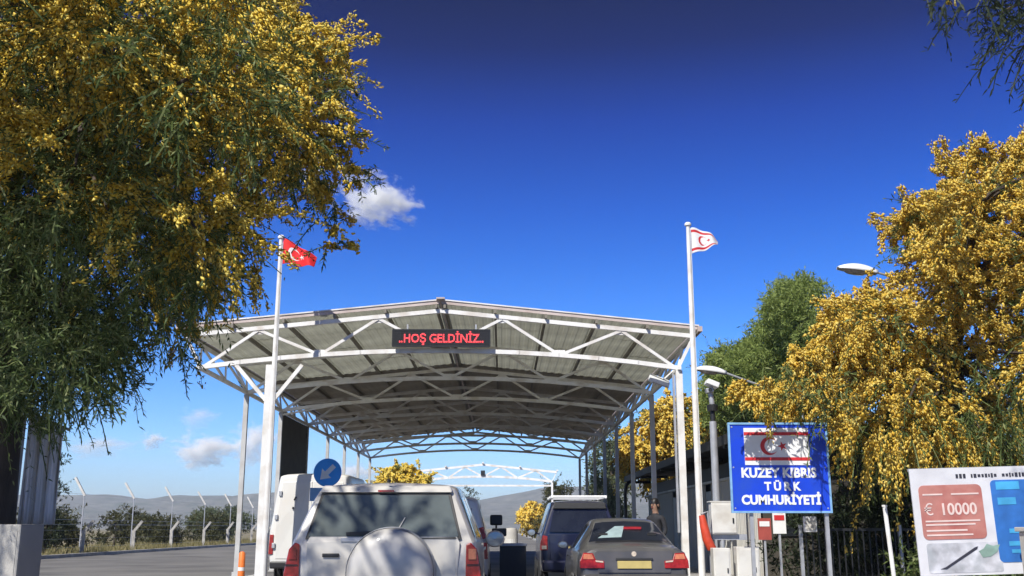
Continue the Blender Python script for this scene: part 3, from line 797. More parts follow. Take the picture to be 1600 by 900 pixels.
# fences along the left lot
fn = thing('concrete_fence', 'row of short pale concrete posts with bent tops and wire along the lot', 'fence', (-20.5, 51.6, 0))
pm = MB(); pm.box((0, 0, 0.62), (0.17, 0.17, 1.24)); pm.bar((0.0, 0, 1.18), (0.42, 0, 1.74), 0.14, 0.14)
PMM = pm.mesh('post', M['concrete'])
for i in range(-1, 9): inst('post', PMM, fn, (random.uniform(-.08, .08), i * 6.9 + random.uniform(-.35, .35), random.uniform(-0.08, 0.0)), (random.uniform(-.03, .03), random.uniform(-.035, .035), random.uniform(-.25, .25)))
for z in (0.4, 0.8, 1.2): MB().box((0, 27, z), (0.008, 69, 0.008)).build('wire', M['galv'], fn)
for x, z in ((0.2, 1.45), (0.38, 1.68)): MB().box((x, 27, z), (0.012, 69, 0.012)).build('wire', M['galv'], fn)
fn2 = thing('tall_fence', 'taller fence of thin grey posts with white slanted arms behind the concrete posts', 'fence', (-21.6, 54.0, 0))
pm = MB(); pm.box((0, 0, 1.55), (0.05, 0.05, 3.1)); pmm = pm.mesh('post', M['galv'])
am = MB().bar((0.03, 0, 3.02), (-0.55, 0, 3.95), 0.11, 0.11).mesh('arm', M['off_white'])
for i in range(-1, 7):
    p_ = inst('post', pmm, fn2, (0, i * 7.4 + random.uniform(-.3, .3), random.uniform(-.1, 0)), (random.uniform(-.02, .02), random.uniform(-.025, .025), random.uniform(-.15, .15))); inst('arm', am, p_)
for z in (1.5, 3.0): MB().box((0, 22, z), (0.008, 52, 0.010)).build('wire', M['galv'], fn2)
# ------------------------------------------------------------------ vehicles (rear at local y = 0, nose towards +y)
def chaikin(p, it=2):
    for _ in range(it):
        q = [p[0]]
        for a, b in zip(p, p[1:]):
            q.append((a[0] * .75 + b[0] * .25, a[1] * .75 + b[1] * .25)); q.append((a[0] * .25 + b[0] * .75, a[1] * .25 + b[1] * .75))
        q.append(p[-1]); p = q
    return p
class Shell:
    """lofted car shell. key stations: y, zl, zb (belt), zr (top), hl, hb, hr half widths at sill, belt, roof"""
    def __init__(s, keys, tilt): s.k = keys; s.tilt = tilt
    def par(s, y):
        k = s.k
        if y <= k[0][0]: return k[0][1:]
        for a, b in zip(k, k[1:]):
            if y <= b[0]:
                t = (y - a[0]) / (b[0] - a[0]); return [u + (v - u) * t for u, v in zip(a[1:], b[1:])]
        return k[-1][1:]
    def ring(s, y):
        zl, zb, zr, hl, hb, hr = s.par(y)
        dz = min(0.07, (zr - zb) * 0.3)
        p = [(0, zl), (hl * 0.9, zl), (hl, zl + 0.06), (hl + 0.025, zl + 0.18), (max(hb, hl) + 0.02, zl + (zb - zl) * 0.62), (hb, zb - 0.01), (hb - 0.012, zb + 0.01), (hr + 0.008, zr - dz), (hr - 0.05, zr - dz * 0.12), (hr * 0.55, zr + 0.012), (0, zr + 0.022)]
        return chaikin(p, 2)
    def shift(s, y, z): return s.tilt(z) * max(0.0, 1 - y / 0.9)
    def pt(s, x, y, z): return (x, y + s.shift(y, z), z)
    def body(s, m, parent, name='body'):
        ys = [k[0] for k in s.k]
        b = MB(); v = []; f = []
        def addring(y, sc=1.0):
            r = s.ring(y); zc = (s.par(y)[0] + s.par(y)[2]) / 2
            full = r + [(-x, z) for x, z in r[-2:0:-1]]
            if sc != 1.0: full = [(x * sc, zc + (z - zc) * sc) for x, z in full]
            return [(x, y + s.shift(y, z), z) for x, z in full]
        rings = [addring(ys[0], 0.90)] + [[(p[0], p[1] + 0.012, p[2]) for p in addring(ys[0], 0.972)]] + [[(p[0], p[1] + 0.05, p[2]) for p in addring(ys[0], 1.0)]]
        dense = []
        for a, c in zip(ys, ys[1:]):
            n = max(1, int((c - a) / 0.22))
            dense += [a + (c - a) * i / n for i in range(1, n + 1)]
        for y in dense:
            if y > ys[0] + 0.07: rings.append(addring(y))
        last = ys[-1]; rings.append([(p[0] * 0.95, p[1] + 0.06, s.par(last)[1] * 0.6 + (p[2] - s.par(last)[1] * 0.6) * 0.9) for p in addring(last)])
        n = len(rings[0])
        for r in rings: v += r
        for i in range(len(rings) - 1):
            for k in range(n):
                k2 = (k + 1) % n; f.append((i * n + k, i * n + k2, (i + 1) * n + k2, (i + 1) * n + k))
        f.append(tuple(range(n))); f.append(tuple(range((len(rings) - 1) * n, len(rings) * n))[::-1])
        return b.add(v, f).build(name, m, parent, smooth=38)
    def side_x(s, y, z):
        r = s.ring(y); r = [p for p in r[3:-2]]
        for a, c in zip(r, r[1:]):
            if a[1] <= z <= c[1] and c[1] > a[1]: return a[0] + (c[0] - a[0]) * (z - a[1]) / (c[1] - a[1])
        return r[-1][0]
    def top_z(s, y, x):
        r = s.ring(y); x = abs(x)
        for a, c in zip(r[len(r) // 2:], r[len(r) // 2 + 1:]):
            if c[0] <= x <= a[0]:
                t = 0 if a[0] == c[0] else (a[0] - x) / (a[0] - c[0]); return a[1] + (c[1] - a[1]) * t
        return r[-1][1]
    def side_patch(s, name, m, parent, sgn, y0, y1, zb0, zb1, zt0, zt1, off=0.005, ya=None, yb=None, n=6, k=4):
        """quad patch on the side: bottom edge y0..y1, top edge ya..yb"""
        ya = y0 if ya is None else ya; yb = y1 if yb is None else yb
        b = MB(); v = []; f = []
        for j in range(k + 1):
            t = j / k
            for i in range(n + 1):
                u = i / n; y = (y0 + (y1 - y0) * u) * (1 - t) + (ya + (yb - ya) * u) * t
                z = (zb0 + (zb1 - zb0) * u) * (1 - t) + (zt0 + (zt1 - zt0) * u) * t
                v.append((sgn * (s.side_x(y, z) + off), y + s.shift(y, z), z))
        for j in range(k):
            for i in range(n): a = j * (n + 1) + i; f.append((a, a + 1, a + n + 2, a + n + 1))
        o = b.add(v, f).build(name, m, parent, smooth=True)
        return o
    def top_patch(s, name, m, parent, y0, y1, w0, w1, off=0.005, n=8, k=8):
        b = MB(); v = []; f = []
        for j in range(k + 1):
            y = y0 + (y1 - y0) * j / k; w_ = w0 + (w1 - w0) * j / k
            for i in range(n + 1):
                x = w_ * (2 * i / n - 1); v.append((x, y + s.shift(y, s.top_z(y, x)), s.top_z(y, x) + off))
        for j in range(k):
            for i in range(n): a = j * (n + 1) + i; f.append((a, a + 1, a + n + 2, a + n + 1))
        return b.add(v, f).build(name, m, parent, smooth=True)
    def rear(s, name, poly, m, parent, t=0.012, bevel=0.0, y=0.0, depth=0.03):
        k = len(poly); b = MB()
        v = [(x, y + s.tilt(z) - t, z) for x, z in poly] + [(x, y + s.tilt(z) + depth, z) for x, z in poly]
        f = [tuple(range(k)), tuple(range(k, 2 * k))[::-1]] + [(i, (i + 1) % k, k + (i + 1) % k, k + i)[::-1] for i in range(k)]
        return b.add(v, f).build(name, m, parent, bevel=bevel)

TYRE = MB().lathe([(0.19, -0.09), (0.30, -0.10), (0.335, -0.07), (0.345, 0), (0.335, 0.07), (0.30, 0.10), (0.19, 0.09)], 28, 'x').mesh('tyre', M['rubber'], smooth=True)
rm_ = MB().lathe([(0, 0.06), (0.06, 0.07), (0.08, 0.05), (0.17, 0.05), (0.20, 0.09), (0.20, -0.09), (0, -0.05)], 28, 'x')
for i in range(5):
    a = 2 * PI * i / 5; rm_.bar((0.06, 0.05 * math.cos(a), 0.05 * math.sin(a)), (0.06, 0.19 * math.cos(a), 0.19 * math.sin(a)), 0.04, 0.03)
RIM = rm_.mesh('rim', M['rim'], smooth=True)
ARCH = MB().lathe([(0.0, -0.012), (0.40, -0.012), (0.40, 0.012), (0.0, 0.012)], 28, 'x').mesh('wheel', M['black_plastic'])
def wheels(t, hw, ya, yb, r=0.345):
    for x in (-1, 1):
        for y in (ya, yb):
            wh = inst('wheel', ARCH, t, (x * (hw + 0.005), y, r)); k = r / 0.345
            wh.scale = (1, k, k)
            ty = inst('tyre', TYRE, wh, (-x * 0.06, 0, 0)); ri = inst('rim', RIM, wh, (-x * 0.06, 0, 0), (0, 0, 0 if x > 0 else PI))
def mirror(t, x, y, z, m, sgn, w_=0.20, h=0.15, glass='mirror'):
    o = MB().lathe([(0, -0.055), (0.10, -0.05), (0.115, -0.01), (0.10, 0.06), (0.05, 0.10), (0, 0.11)], 16, 'y').build('side_mirror', m, t, smooth=True, loc=(x + sgn * 0.03, y, z))
    o.scale = (w_ / 0.23, 1, h / 0.23)
    MB().lathe([(0, -0.058), (0.095, -0.053)], 16, 'y').build('mirror_glass', M[glass], o, smooth=True)
    MB().bar((-sgn * 0.10, 0.02, -0.02), (-sgn * 0.26, 0.05, -0.06), 0.05, 0.05).build('stalk', m, o)
    return o

# ---- white off-road car with spare wheel
suv = thing('suv', 'white off-road car seen from behind with a covered spare wheel on its tailgate', 'car', (-1.15, 10.2, 0))
def t_suv(z): return 0.0 if z < 1.17 else (z - 1.17) * 0.36 + max(0, z - 1.62) * 0.5
S = Shell([(0.0, 0.42, 1.17, 1.705, 0.86, 0.885, 0.685), (0.5, 0.38, 1.17, 1.735, 0.89, 0.905, 0.70), (1.5, 0.36, 1.17, 1.765, 0.90, 0.92, 0.70), (2.6, 0.36, 1.16, 1.76, 0.90, 0.92, 0.685),
           (3.1, 0.36, 1.15, 1.68, 0.90, 0.91, 0.66), (3.75, 0.36, 1.12, 1.18, 0.89, 0.90, 0.74), (4.4, 0.38, 1.06, 1.11, 0.87, 0.87, 0.70), (4.65, 0.42, 0.95, 1.0, 0.80, 0.80, 0.62)], t_suv)
bd = S.body(M['suv_paint'], suv)
S.rear('tailgate', [(-0.70, 0.62), (0.70, 0.62), (0.74, 1.16), (0.70, 1.24), (-0.70, 1.24), (-0.74, 1.16)], M['suv_paint'], suv, 0.014, 0.008)
S.rear('window_seal', [(-0.755, 1.195), (0.755, 1.195), (0.64, 1.635), (-0.64, 1.635)], M['black_plastic'], suv, 0.009, 0.004)
rw = S.rear('rear_window', [(-0.725, 1.22), (0.725, 1.22), (0.615, 1.615), (-0.615, 1.615)], M['glass'], suv, 0.016)
MB().bar((-0.36, t_suv(1.24) - 0.03, 1.245), (0.06, t_suv(1.26) - 0.035, 1.262), 0.022, 0.03).build('wiper', M['black_plastic'], rw)
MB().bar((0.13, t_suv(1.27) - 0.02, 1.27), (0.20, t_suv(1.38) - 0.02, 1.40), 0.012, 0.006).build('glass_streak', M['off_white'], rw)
spl = S.rear('roof_spoiler', [(-0.66, 1.642), (0.66, 1.642), (0.63, 1.712), (-0.63, 1.712)], M['suv_paint'], suv, 0.05, 0.02)
MB().box((0.0, t_suv(1.64) - 0.052, 1.657), (0.16, 0.012, 0.018)).build('brake_light', M['red_lens'], spl)
MB().lathe([(0, 0), (0.02, 0.0), (0.015, 0.03), (0, 0.035)], 10, 'z', (0.02, 0.16, 1.74)).build('washer_nozzle', M['black_plastic'], suv)
sw = MB().lathe([(0.0, -0.275), (0.26, -0.27), (0.355, -0.245), (0.405, -0.19), (0.415, -0.10), (0.40, -0.03), (0.0, -0.02)], 48, 'y', (0.085, 0, 0.885)).build('spare_wheel_cover', M['cover'], suv, smooth=45)
MB().lathe([(0.418, -0.135), (0.426, -0.12), (0.426, -0.085), (0.418, -0.07)], 48, 'y', (0.085, 0, 0.885)).build('cover_rim', M['galv'], sw, smooth=True)
MB().lathe([(0.425, -0.03), (0.428, -0.018), (0.38, -0.012)], 48, 'y', (0.085, 0, 0.885)).build('cover_edge', M['galv'], sw)
h_ = MB().box((-0.50, -0.022, 1.045), (0.16, 0.02, 0.035)).build('door_handle', M['black_plastic'], suv, bevel=0.006)
for s in (-1, 1):
    tl = MB(); v = []
    prof = [(0.795, 0.70), (0.80, 1.145), (0.845, 1.165), (0.905, 1.10), (0.945, 0.88), (0.945, 0.70)]
    tl.prism([(s * x, z) for x, z in prof], -0.028, 0.20)
    o = tl.build('tail_light', M['red_lens'], suv, bevel=0.012)
    MB().box((s * 0.862, -0.034, 1.055), (0.075, 0.014, 0.10)).build('indicator_lens', M['orange_lens' if s > 0 else 'red_lens'], o, bevel=0.004)
    MB().box((s * 0.866, -0.034, 0.80), (0.09, 0.012, 0.12)).build('lower_lens', M['red_lens'], o, bevel=0.004)
    MB().box((s * 0.87, -0.032, 0.955), (0.12, 0.012, 0.012)).build('lens_divider', M['black_plastic'], o)
    S.side_patch('rear_quarter_window', M['dark_glass'], suv, s, 0.30, 1.05, 1.215, 1.215, 1.60, 1.62, ya=0.34, yb=1.02)
    S.side_patch('rear_door_window', M['dark_glass'], suv, s, 1.13, 1.95, 1.205, 1.205, 1.62, 1.64, ya=1.13, yb=1.95)
    S.side_patch('front_door_window', M['dark_glass'], suv, s, 2.05, 3.05, 1.20, 1.19, 1.64, 1.60, ya=2.05, yb=2.72)
    S.side_patch('side_cladding', M['cover'], suv, s, 1.0, 3.4, 0.48, 0.48, 0.66, 0.66, off=0.012)
    for y in (1.72, 2.72): MB().box((s * 0.935, y, 1.06), (0.02, 0.17, 0.035)).build('door_handle', M['suv_paint'], suv, bevel=0.006)
mirror(suv, 1.03, 2.75, 1.17, M['suv_paint'], 1, 0.24, 0.20); mirror(suv, -1.03, 2.75, 1.17, M['suv_paint'], -1, 0.24, 0.20)
MB().box((-0.3, -0.016, 1.19), (0.22, 0.006, 0.035)).build('maker_strip', M['galv'], suv)
S.top_patch('windscreen', M['glass'], suv, 3.14, 3.70, 0.60, 0.68)
bm_ = MB().box((0, -0.03, 0.50), (1.80, 0.26, 0.22)).build('rear_bumper', M['suv_paint'], suv, bevel=0.05)
MB().box((-0.45, -0.168, 0.52), (0.5, 0.012, 0.12)).build('number_plate', M['plate_yellow'], suv)
wheels(suv, 0.90, 0.95, 3.75, 0.37)

# ---- dark grey saloon
bmw = thing('saloon_car', 'dark grey saloon car with a yellow number plate and reddish tail lights', 'car', (2.06, 16.5, 0))
def t_bmw(z): return max(0, 0.62 - z) * -0.15 + max(0, z - 0.70) * 0.28
S = Shell([(0.0, 0.30, 0.90, 0.985, 0.80, 0.80, 0.70), (0.10, 0.28, 0.915, 1.00, 0.83, 0.825, 0.72), (0.50, 0.26, 0.93, 1.03, 0.85, 0.85, 0.73), (0.56, 0.26, 0.93, 1.045, 0.85, 0.85, 0.725), (1.28, 0.24, 0.93, 1.40, 0.855, 0.86, 0.56), (1.55, 0.24, 0.93, 1.445, 0.855, 0.865, 0.545),
           (2.2, 0.24, 0.92, 1.455, 0.855, 0.865, 0.55), (2.65, 0.24, 0.91, 1.41, 0.855, 0.86, 0.56), (3.40, 0.24, 0.90, 0.955, 0.85, 0.85, 0.70), (4.2, 0.26, 0.80, 0.84, 0.82, 0.80, 0.62), (4.45, 0.30, 0.68, 0.72, 0.74, 0.72, 0.55)], t_bmw)
S.body(M['bmw_paint'], bmw)
S.top_patch('window_seal', M['black_plastic'], bmw, 0.585, 1.30, 0.70, 0.52, 0.003)
rw = S.top_patch('rear_window', M['dark_glass'], bmw, 0.64, 1.25, 0.655, 0.495, 0.007)
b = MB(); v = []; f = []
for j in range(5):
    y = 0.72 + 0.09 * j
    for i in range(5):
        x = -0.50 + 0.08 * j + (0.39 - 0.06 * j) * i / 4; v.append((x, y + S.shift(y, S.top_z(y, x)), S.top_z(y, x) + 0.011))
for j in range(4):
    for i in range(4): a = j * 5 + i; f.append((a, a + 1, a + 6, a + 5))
b.add(v, f).build('daylight_patch', M['painted_daylight'], rw, smooth=True)  # pale patch painting the daylight seen through the cabin
MB().box((0.10, 0.98 + 0.0, 1.29), (0.30, 0.05, 0.05), Matrix.Rotation(R(-30), 3, 'X')).build('brake_light', M['red_lens'], rw, bevel=0.01)
for x, wd in ((-0.40, 0.24), (0.40, 0.24)):
    MB().box((x, 0.84, S.top_z(0.84, x) + 0.008), (wd * 0.0 + 0.15, 0.06, 0.02), Matrix.Rotation(R(30), 3, 'X')).build('head_rest', M['black_plastic'], rw, bevel=0.008)
S.rear('boot_lid', [(-0.56, 0.62), (0.56, 0.62), (0.62, 0.93), (0.58, 0.955), (-0.58, 0.955), (-0.62, 0.93)], M['bmw_paint'], bmw, 0.012, 0.006)
pl = S.rear('number_plate', [(-0.265, 0.685), (0.265, 0.685), (0.265, 0.80), (-0.265, 0.80)], M['plate_yellow'], bmw, 0.022, 0.004)
S.rear('plate_trim', [(-0.29, 0.815), (0.29, 0.815), (0.29, 0.845), (-0.29, 0.845)], M['dark_metal'], bmw, 0.03, 0.004)
S.rear('badge', [(0.04 * math.cos(k * PI / 6), 0.905 + 0.04 * math.sin(k * PI / 6)) for k in range(12)], M['clear_lens'], bmw, 0.018)
for s in (-1, 1):
    pz = [(0.47, 0.69), (0.47, 0.80), (0.60, 0.815), (0.64, 0.915), (0.79, 0.925), (0.845, 0.80), (0.85, 0.69)]
    tl = S.rear('tail_light', [(s * x, z) for x, z in pz], M['red_lens'], bmw, 0.02, 0.008, depth=0.18)
    S.rear('indicator_lens', [(s * x, z) for x, z in ((0.63, 0.825), (0.80, 0.825), (0.785, 0.905), (0.655, 0.90))], M['orange_lens'], tl, 0.026, 0.004)
    S.rear('reverse_lens', [(s * x, z) for x, z in ((0.485, 0.775), (0.60, 0.785), (0.61, 0.81), (0.49, 0.797))], M['clear_lens'], tl, 0.026)
    S.side_patch('rear_door_window', M['dark_glass'], bmw, s, 1.25, 1.95, 0.975, 0.96, 1.34, 1.38, ya=1.42, yb=1.95)
    S.side_patch('front_door_window', M['dark_glass'], bmw, s, 2.02, 3.05, 0.96, 0.96, 1.38, 1.33, ya=2.02, yb=2.58)
    for y in (1.75, 2.7): MB().box((s * 0.872, y, 0.82), (0.02, 0.15, 0.03)).build('door_handle', M['bmw_paint'], bmw, bevel=0.005)
mirror(bmw, 0.92, 2.85, 1.0, M['bmw_paint'], 1, 0.19, 0.13); mirror(bmw, -0.92, 2.85, 1.0, M['bmw_paint'], -1, 0.19, 0.13)
S.top_patch('windscreen', M['dark_glass'], bmw, 2.70, 3.36, 0.52, 0.66)
MB().box((0, 0.0, 0.48), (1.68, 0.20, 0.24)).build('rear_bumper', M['bmw_paint'], bmw, bevel=0.06)
MB().box((0, -0.104, 0.55), (1.5, 0.012, 0.025)).build('bumper_strip', M['black_plastic'], bmw)
wheels(bmw, 0.835, 0.85, 3.55, 0.31)

# ---- dark blue tall car with roof rack
blu = thing('estate_car', 'tall dark blue car with a white roof rack ahead of the grey saloon', 'car', (1.66, 22.4, 0))
def t_blu(z): return 0.0 if z < 1.15 else (z - 1.15) * 0.22
S = Shell([(0.0, 0.40, 1.15, 1.84, 0.80, 0.82, 0.60), (0.5, 0.36, 1.15, 1.87, 0.83, 0.845, 0.62), (2.0, 0.34, 1.14, 1.89, 0.84, 0.85, 0.62), (2.7, 0.34, 1.13, 1.83, 0.84, 0.845, 0.60), (3.4, 0.34, 1.10, 1.16, 0.83, 0.83, 0.68), (4.1, 0.36, 1.0, 1.05, 0.80, 0.79, 0.62), (4.3, 0.42, 0.86, 0.9, 0.72, 0.72, 0.55)], t_blu)
S.body(M['blue_paint'], blu)
S.rear('rear_window', [(-0.66, 1.22), (0.66, 1.22), (0.56, 1.66), (-0.56, 1.66)], M['dark_glass'], blu, 0.012)
S.rear('tailgate', [(-0.64, 0.62), (0.64, 0.62), (0.68, 1.18), (-0.68, 1.18)], M['blue_paint'], blu, 0.012, 0.01)
sp = S.rear('roof_spoiler', [(-0.58, 1.70), (0.58, 1.70), (0.55, 1.83), (-0.55, 1.83)], M['black_plastic'], blu, 0.05, 0.015)
pl = S.rear('number_plate', [(-0.26, 0.80), (0.26, 0.80), (0.26, 0.92), (-0.26, 0.92)], M['plate_yellow'], blu, 0.02)
for s in (-1, 1):
    tl = MB().prism([(s * 0.70, 0.84), (s * 0.70, 1.13), (s * 0.80, 1.15), (s * 0.855, 1.0), (s * 0.86, 0.84)], -0.02, 0.16).build('tail_light', M['red_lens'], blu, bevel=0.01)
    MB().box((s * 0.775, -0.025, 0.90), (0.10, 0.014, 0.07)).build('reverse_lens', M['clear_lens'], tl)
    S.side_patch('rear_quarter_window', M['dark_glass'], blu, s, 0.30, 0.85, 1.20, 1.20, 1.70, 1.72, ya=0.32, yb=0.85)
    S.side_patch('rear_door_window', M['dark_glass'], blu, s, 0.95, 1.75, 1.19, 1.19, 1.73, 1.74)
    S.side_patch('front_door_window', M['dark_glass'], blu, s, 1.84, 2.75, 1.19, 1.18, 1.74, 1.68, ya=1.84, yb=2.4)
    S.side_patch('side_cladding', M['black_plastic'], blu, s, 0.85, 2.9, 0.45, 0.45, 0.60, 0.60, off=0.012)
    for y in (1.6, 2.5): MB().box((s * 0.858, y, 1.05), (0.02, 0.15, 0.03)).build('door_handle', M['chrome'], blu)
    MB().box((s * 0.58, 1.15, 1.945), (0.045, 1.9, 0.045)).build('roof_rail', M['white_paint'], blu, bevel=0.01)
for y in (0.30, 1.2, 2.0): MB().box((0, y, 1.965), (1.22, 0.07, 0.05)).build('rack_bar', M['white_paint'], blu, bevel=0.01)
mirror(blu, -0.94, 2.5, 1.2, M['blue_paint'], -1, 0.2, 0.16); mirror(blu, 0.94, 2.5, 1.2, M['blue_paint'], 1, 0.2, 0.16)
S.top_patch('windscreen', M['dark_glass'], blu, 2.74, 3.34, 0.56, 0.64)
MB().box((0, -0.02, 0.52), (1.66, 0.22, 0.24)).build('rear_bumper', M['blue_paint'], blu, bevel=0.05)
wheels(blu, 0.825, 0.8, 3.4, 0.33)

# ---- white high-roof van, left lane
van = thing('panel_van', 'white high-roof panel van standing behind the left front column', 'van', (-4.50, 24.75, 0))
def t_van(z): return max(0, z - 1.2) * 0.05
S = Shell([(0.0, 0.40, 1.30, 2.53, 0.92, 0.96, 0.80), (0.5, 0.36, 1.30, 2.57, 0.95, 0.985, 0.82), (3.0, 0.36, 1.28, 2.58, 0.95, 0.985, 0.82), (3.8, 0.36, 1.26, 2.45, 0.95, 0.98, 0.80), (4.6, 0.36, 1.22, 1.30, 0.94, 0.96, 0.80), (5.3, 0.42, 1.0, 1.06, 0.86, 0.88, 0.7)], t_van)
S.body(M['van_paint'], van)
for s in (-1, 1):
    d = S.rear('rear_door', [(s * 0.012, 0.60), (s * 0.80, 0.60), (s * 0.84, 1.30), (s * 0.72, 2.36), (s * 0.012, 2.38)], M['van_paint'], van, 0.012, 0.008)
    for z in (0.9, 1.55, 2.1):
        MB().box((s * (0.85 - max(0, z - 1.3) * 0.12), t_van(z) - 0.03, z), (0.07, 0.05, 0.12)).build('hinge', M['galv'], d, bevel=0.008)
    MB().prism([(s * 0.86, 0.7), (s * 0.86, 1.15), (s * 0.95, 1.15), (s * 0.965, 0.7)], -0.02, 0.12).build('tail_light', M['red_lens'], van, bevel=0.01)
    S.side_patch('door_window', M['dark_glass'], van, s, 3.55, 4.35, 1.36, 1.34, 1.95, 1.85, ya=3.55, yb=4.05)
    S.side_patch('side_moulding', M['black_plastic'], van, s, 0.3, 3.4, 0.72, 0.72, 0.80, 0.80, off=0.012)
MB().box((-0.40, t_van(1.9) - 0.03, 1.98), (0.035, 0.03, 0.09), Matrix.Rotation(0.5, 3, 'Y')).build('latch', M['dark_metal'], van)
MB().box((-0.44, t_van(1.7) - 0.03, 1.76), (0.035, 0.03, 0.05)).build('latch', M['dark_metal'], van)
MB().box((-0.08, -0.03, 1.1), (0.05, 0.04, 0.20)).build('door_handle', M['black_plastic'], van)
MB().box((0, -0.03, 0.46), (1.8, 0.2, 0.16)).build('rear_bumper', M['black_plastic'], van, bevel=0.03)
S.top_patch('windscreen', M['dark_glass'], van, 3.9, 4.55, 0.70, 0.74)
mirror(van, -1.13, 4.2, 1.45, M['black_plastic'], -1, 0.2, 0.3); mirror(van, 1.13, 4.2, 1.45, M['black_plastic'], 1, 0.2, 0.3)
wheels(van, 0.95, 1.1, 4.5, 0.34)

# ---- white van ahead of the off-road car
wv = thing('minivan', 'white minivan with black door mirrors waiting ahead of the white off-road car', 'van', (-1.12, 17.6, 0))
S = Shell([(0.0, 0.36, 1.12, 1.78, 0.82, 0.84, 0.68), (0.4, 0.32, 1.12, 1.82, 0.85, 0.86, 0.70), (2.2, 0.32, 1.10, 1.83, 0.85, 0.86, 0.70), (2.9, 0.32, 1.09, 1.72, 0.85, 0.86, 0.66), (3.8, 0.34, 1.02, 1.07, 0.82, 0.83, 0.68), (4.3, 0.40, 0.85, 0.90, 0.76, 0.76, 0.6)], lambda z: max(0, z - 1.1) * 0.16)
S.body(M['van_paint'], wv)
S.rear('rear_window', [(-0.66, 1.16), (0.66, 1.16), (0.60, 1.62), (-0.60, 1.62)], M['dark_glass'], wv, 0.012)
S.rear('tailgate', [(-0.68, 0.58), (0.68, 0.58), (0.72, 1.13), (-0.72, 1.13)], M['van_paint'], wv, 0.012, 0.008)
for s in (-1, 1):
    MB().prism([(s * 0.74, 0.80), (s * 0.72, 1.30), (s * 0.80, 1.32), (s * 0.87, 1.10), (s * 0.88, 0.80)], -0.02, 0.14).build('tail_light', M['red_lens'], wv, bevel=0.01)
    S.side_patch('rear_quarter_window', M['dark_glass'], wv, s, 0.30, 0.95, 1.16, 1.16, 1.62, 1.63)
    S.side_patch('rear_door_window', M['dark_glass'], wv, s, 1.05, 1.95, 1.15, 1.15, 1.64, 1.64)
    S.side_patch('front_door_window', M['dark_glass'], wv, s, 2.05, 3.05, 1.15, 1.13, 1.64, 1.56, ya=2.05, yb=2.7)
    for y in (1.85, 2.75): MB().box((s * 0.872, y, 0.98), (0.02, 0.15, 0.03)).build('door_handle', M['black_plastic'], wv)
    MB().box((s * 1.00, 2.75, 1.45), (0.24, 0.10, 0.20)).build('side_mirror', M['black_plastic'], wv, bevel=0.03)
    MB().box((s * 1.06, 2.65, 1.22), (0.28, 0.09, 0.15)).build('side_mirror', M['black_plastic'], wv, bevel=0.02)
    MB().tube([(s * 0.86, 2.8, 1.10), (s * 1.0, 2.76, 1.2), (s * 1.0, 2.76, 1.5)], 0.018, 6).build('mirror_arm', M['black_plastic'], wv, smooth=True)
S.top_patch('windscreen', M['dark_glass'], wv, 2.95, 3.75, 0.58, 0.66)
MB().box((0, -0.02, 0.46), (1.68, 0.2, 0.22)).build('rear_bumper', M['van_paint'], wv, bevel=0.05)
MB().box((0, -0.125, 0.49), (0.52, 0.012, 0.11)).build('number_plate', M['plate_yellow'], wv)
wheels(wv, 0.84, 0.8, 3.5, 0.32)

# ------------------------------------------------------------------ person beside the saloon
def skinned(name, chain, edges, m, parent, sub=2):
    me = bpy.data.meshes.new(name); me.from_pydata([c[0] for c in chain], edges, [])
    o = bpy.data.objects.new(name, me); col.objects.link(o); o.parent = parent
    md = o.modifiers.new('skin', 'SKIN'); md.use_smooth_shade = True
    if not me.skin_vertices: me.skin_vertices.new(name='')
    for i, c in enumerate(chain):
        r = c[1]; me.skin_vertices[0].data[i].radius = r if isinstance(r, tuple) else (r, r)
    me.skin_vertices[0].data[0].use_root = True
    o.modifiers.new('sub', 'SUBSURF').levels = sub; o.modifiers['sub'].render_levels = sub
    me.materials.append(m)
    dg = bpy.context.evaluated_depsgraph_get()
    nm = bpy.data.meshes.new_from_object(o.evaluated_get(dg)); bpy.data.objects.remove(o)
    nm.name = name
    return nm
per = thing('person', 'dark-haired person in black standing by the grey kiosk beyond the grey saloon', 'person', (3.20, 21.9, 0.12), R(-50))
c = [((0, 0, 0.93), (0.15, 0.11)), ((0, 0, 1.10), (0.145, 0.105)), ((0, 0.0, 1.30), (0.165, 0.11)), ((0, 0.01, 1.43), (0.10, 0.08)), ((0, 0.0, 1.50), 0.056), ((0, -0.01, 1.58), (0.072, 0.085)), ((0, -0.012, 1.68), (0.075, 0.095)), ((0, 0, 1.74), (0.05, 0.06)),
     ((0.19, 0.0, 1.40), 0.062), ((0.25, 0.03, 1.13), 0.047), ((0.22, -0.13, 0.92), 0.036), ((0.20, -0.17, 0.86), (0.036, 0.02)),
     ((-0.19, 0.0, 1.40), 0.062), ((-0.25, 0.03, 1.13), 0.047), ((-0.23, -0.08, 0.90), 0.036), ((-0.22, -0.11, 0.83), (0.036, 0.02)),
     ((0.10, 0, 0.86), 0.095), ((0.11, -0.02, 0.49), 0.062), ((0.11, 0.02, 0.10), 0.042), ((0.12, -0.14, 0.035), (0.045, 0.03)),
     ((-0.10, 0, 0.86), 0.095), ((-0.11, 0.0, 0.49), 0.062), ((-0.12, 0.05, 0.10), 0.042), ((-0.13, -0.11, 0.035), (0.045, 0.03))]
E_ = [(0, 1), (1, 2), (2, 3), (3, 4), (4, 5), (5, 6), (6, 7), (2, 8), (8, 9), (9, 10), (10, 11), (2, 12), (12, 13), (13, 14), (14, 15), (0, 16), (16, 17), (17, 18), (18, 19), (0, 20), (20, 21), (21, 22), (22, 23)]
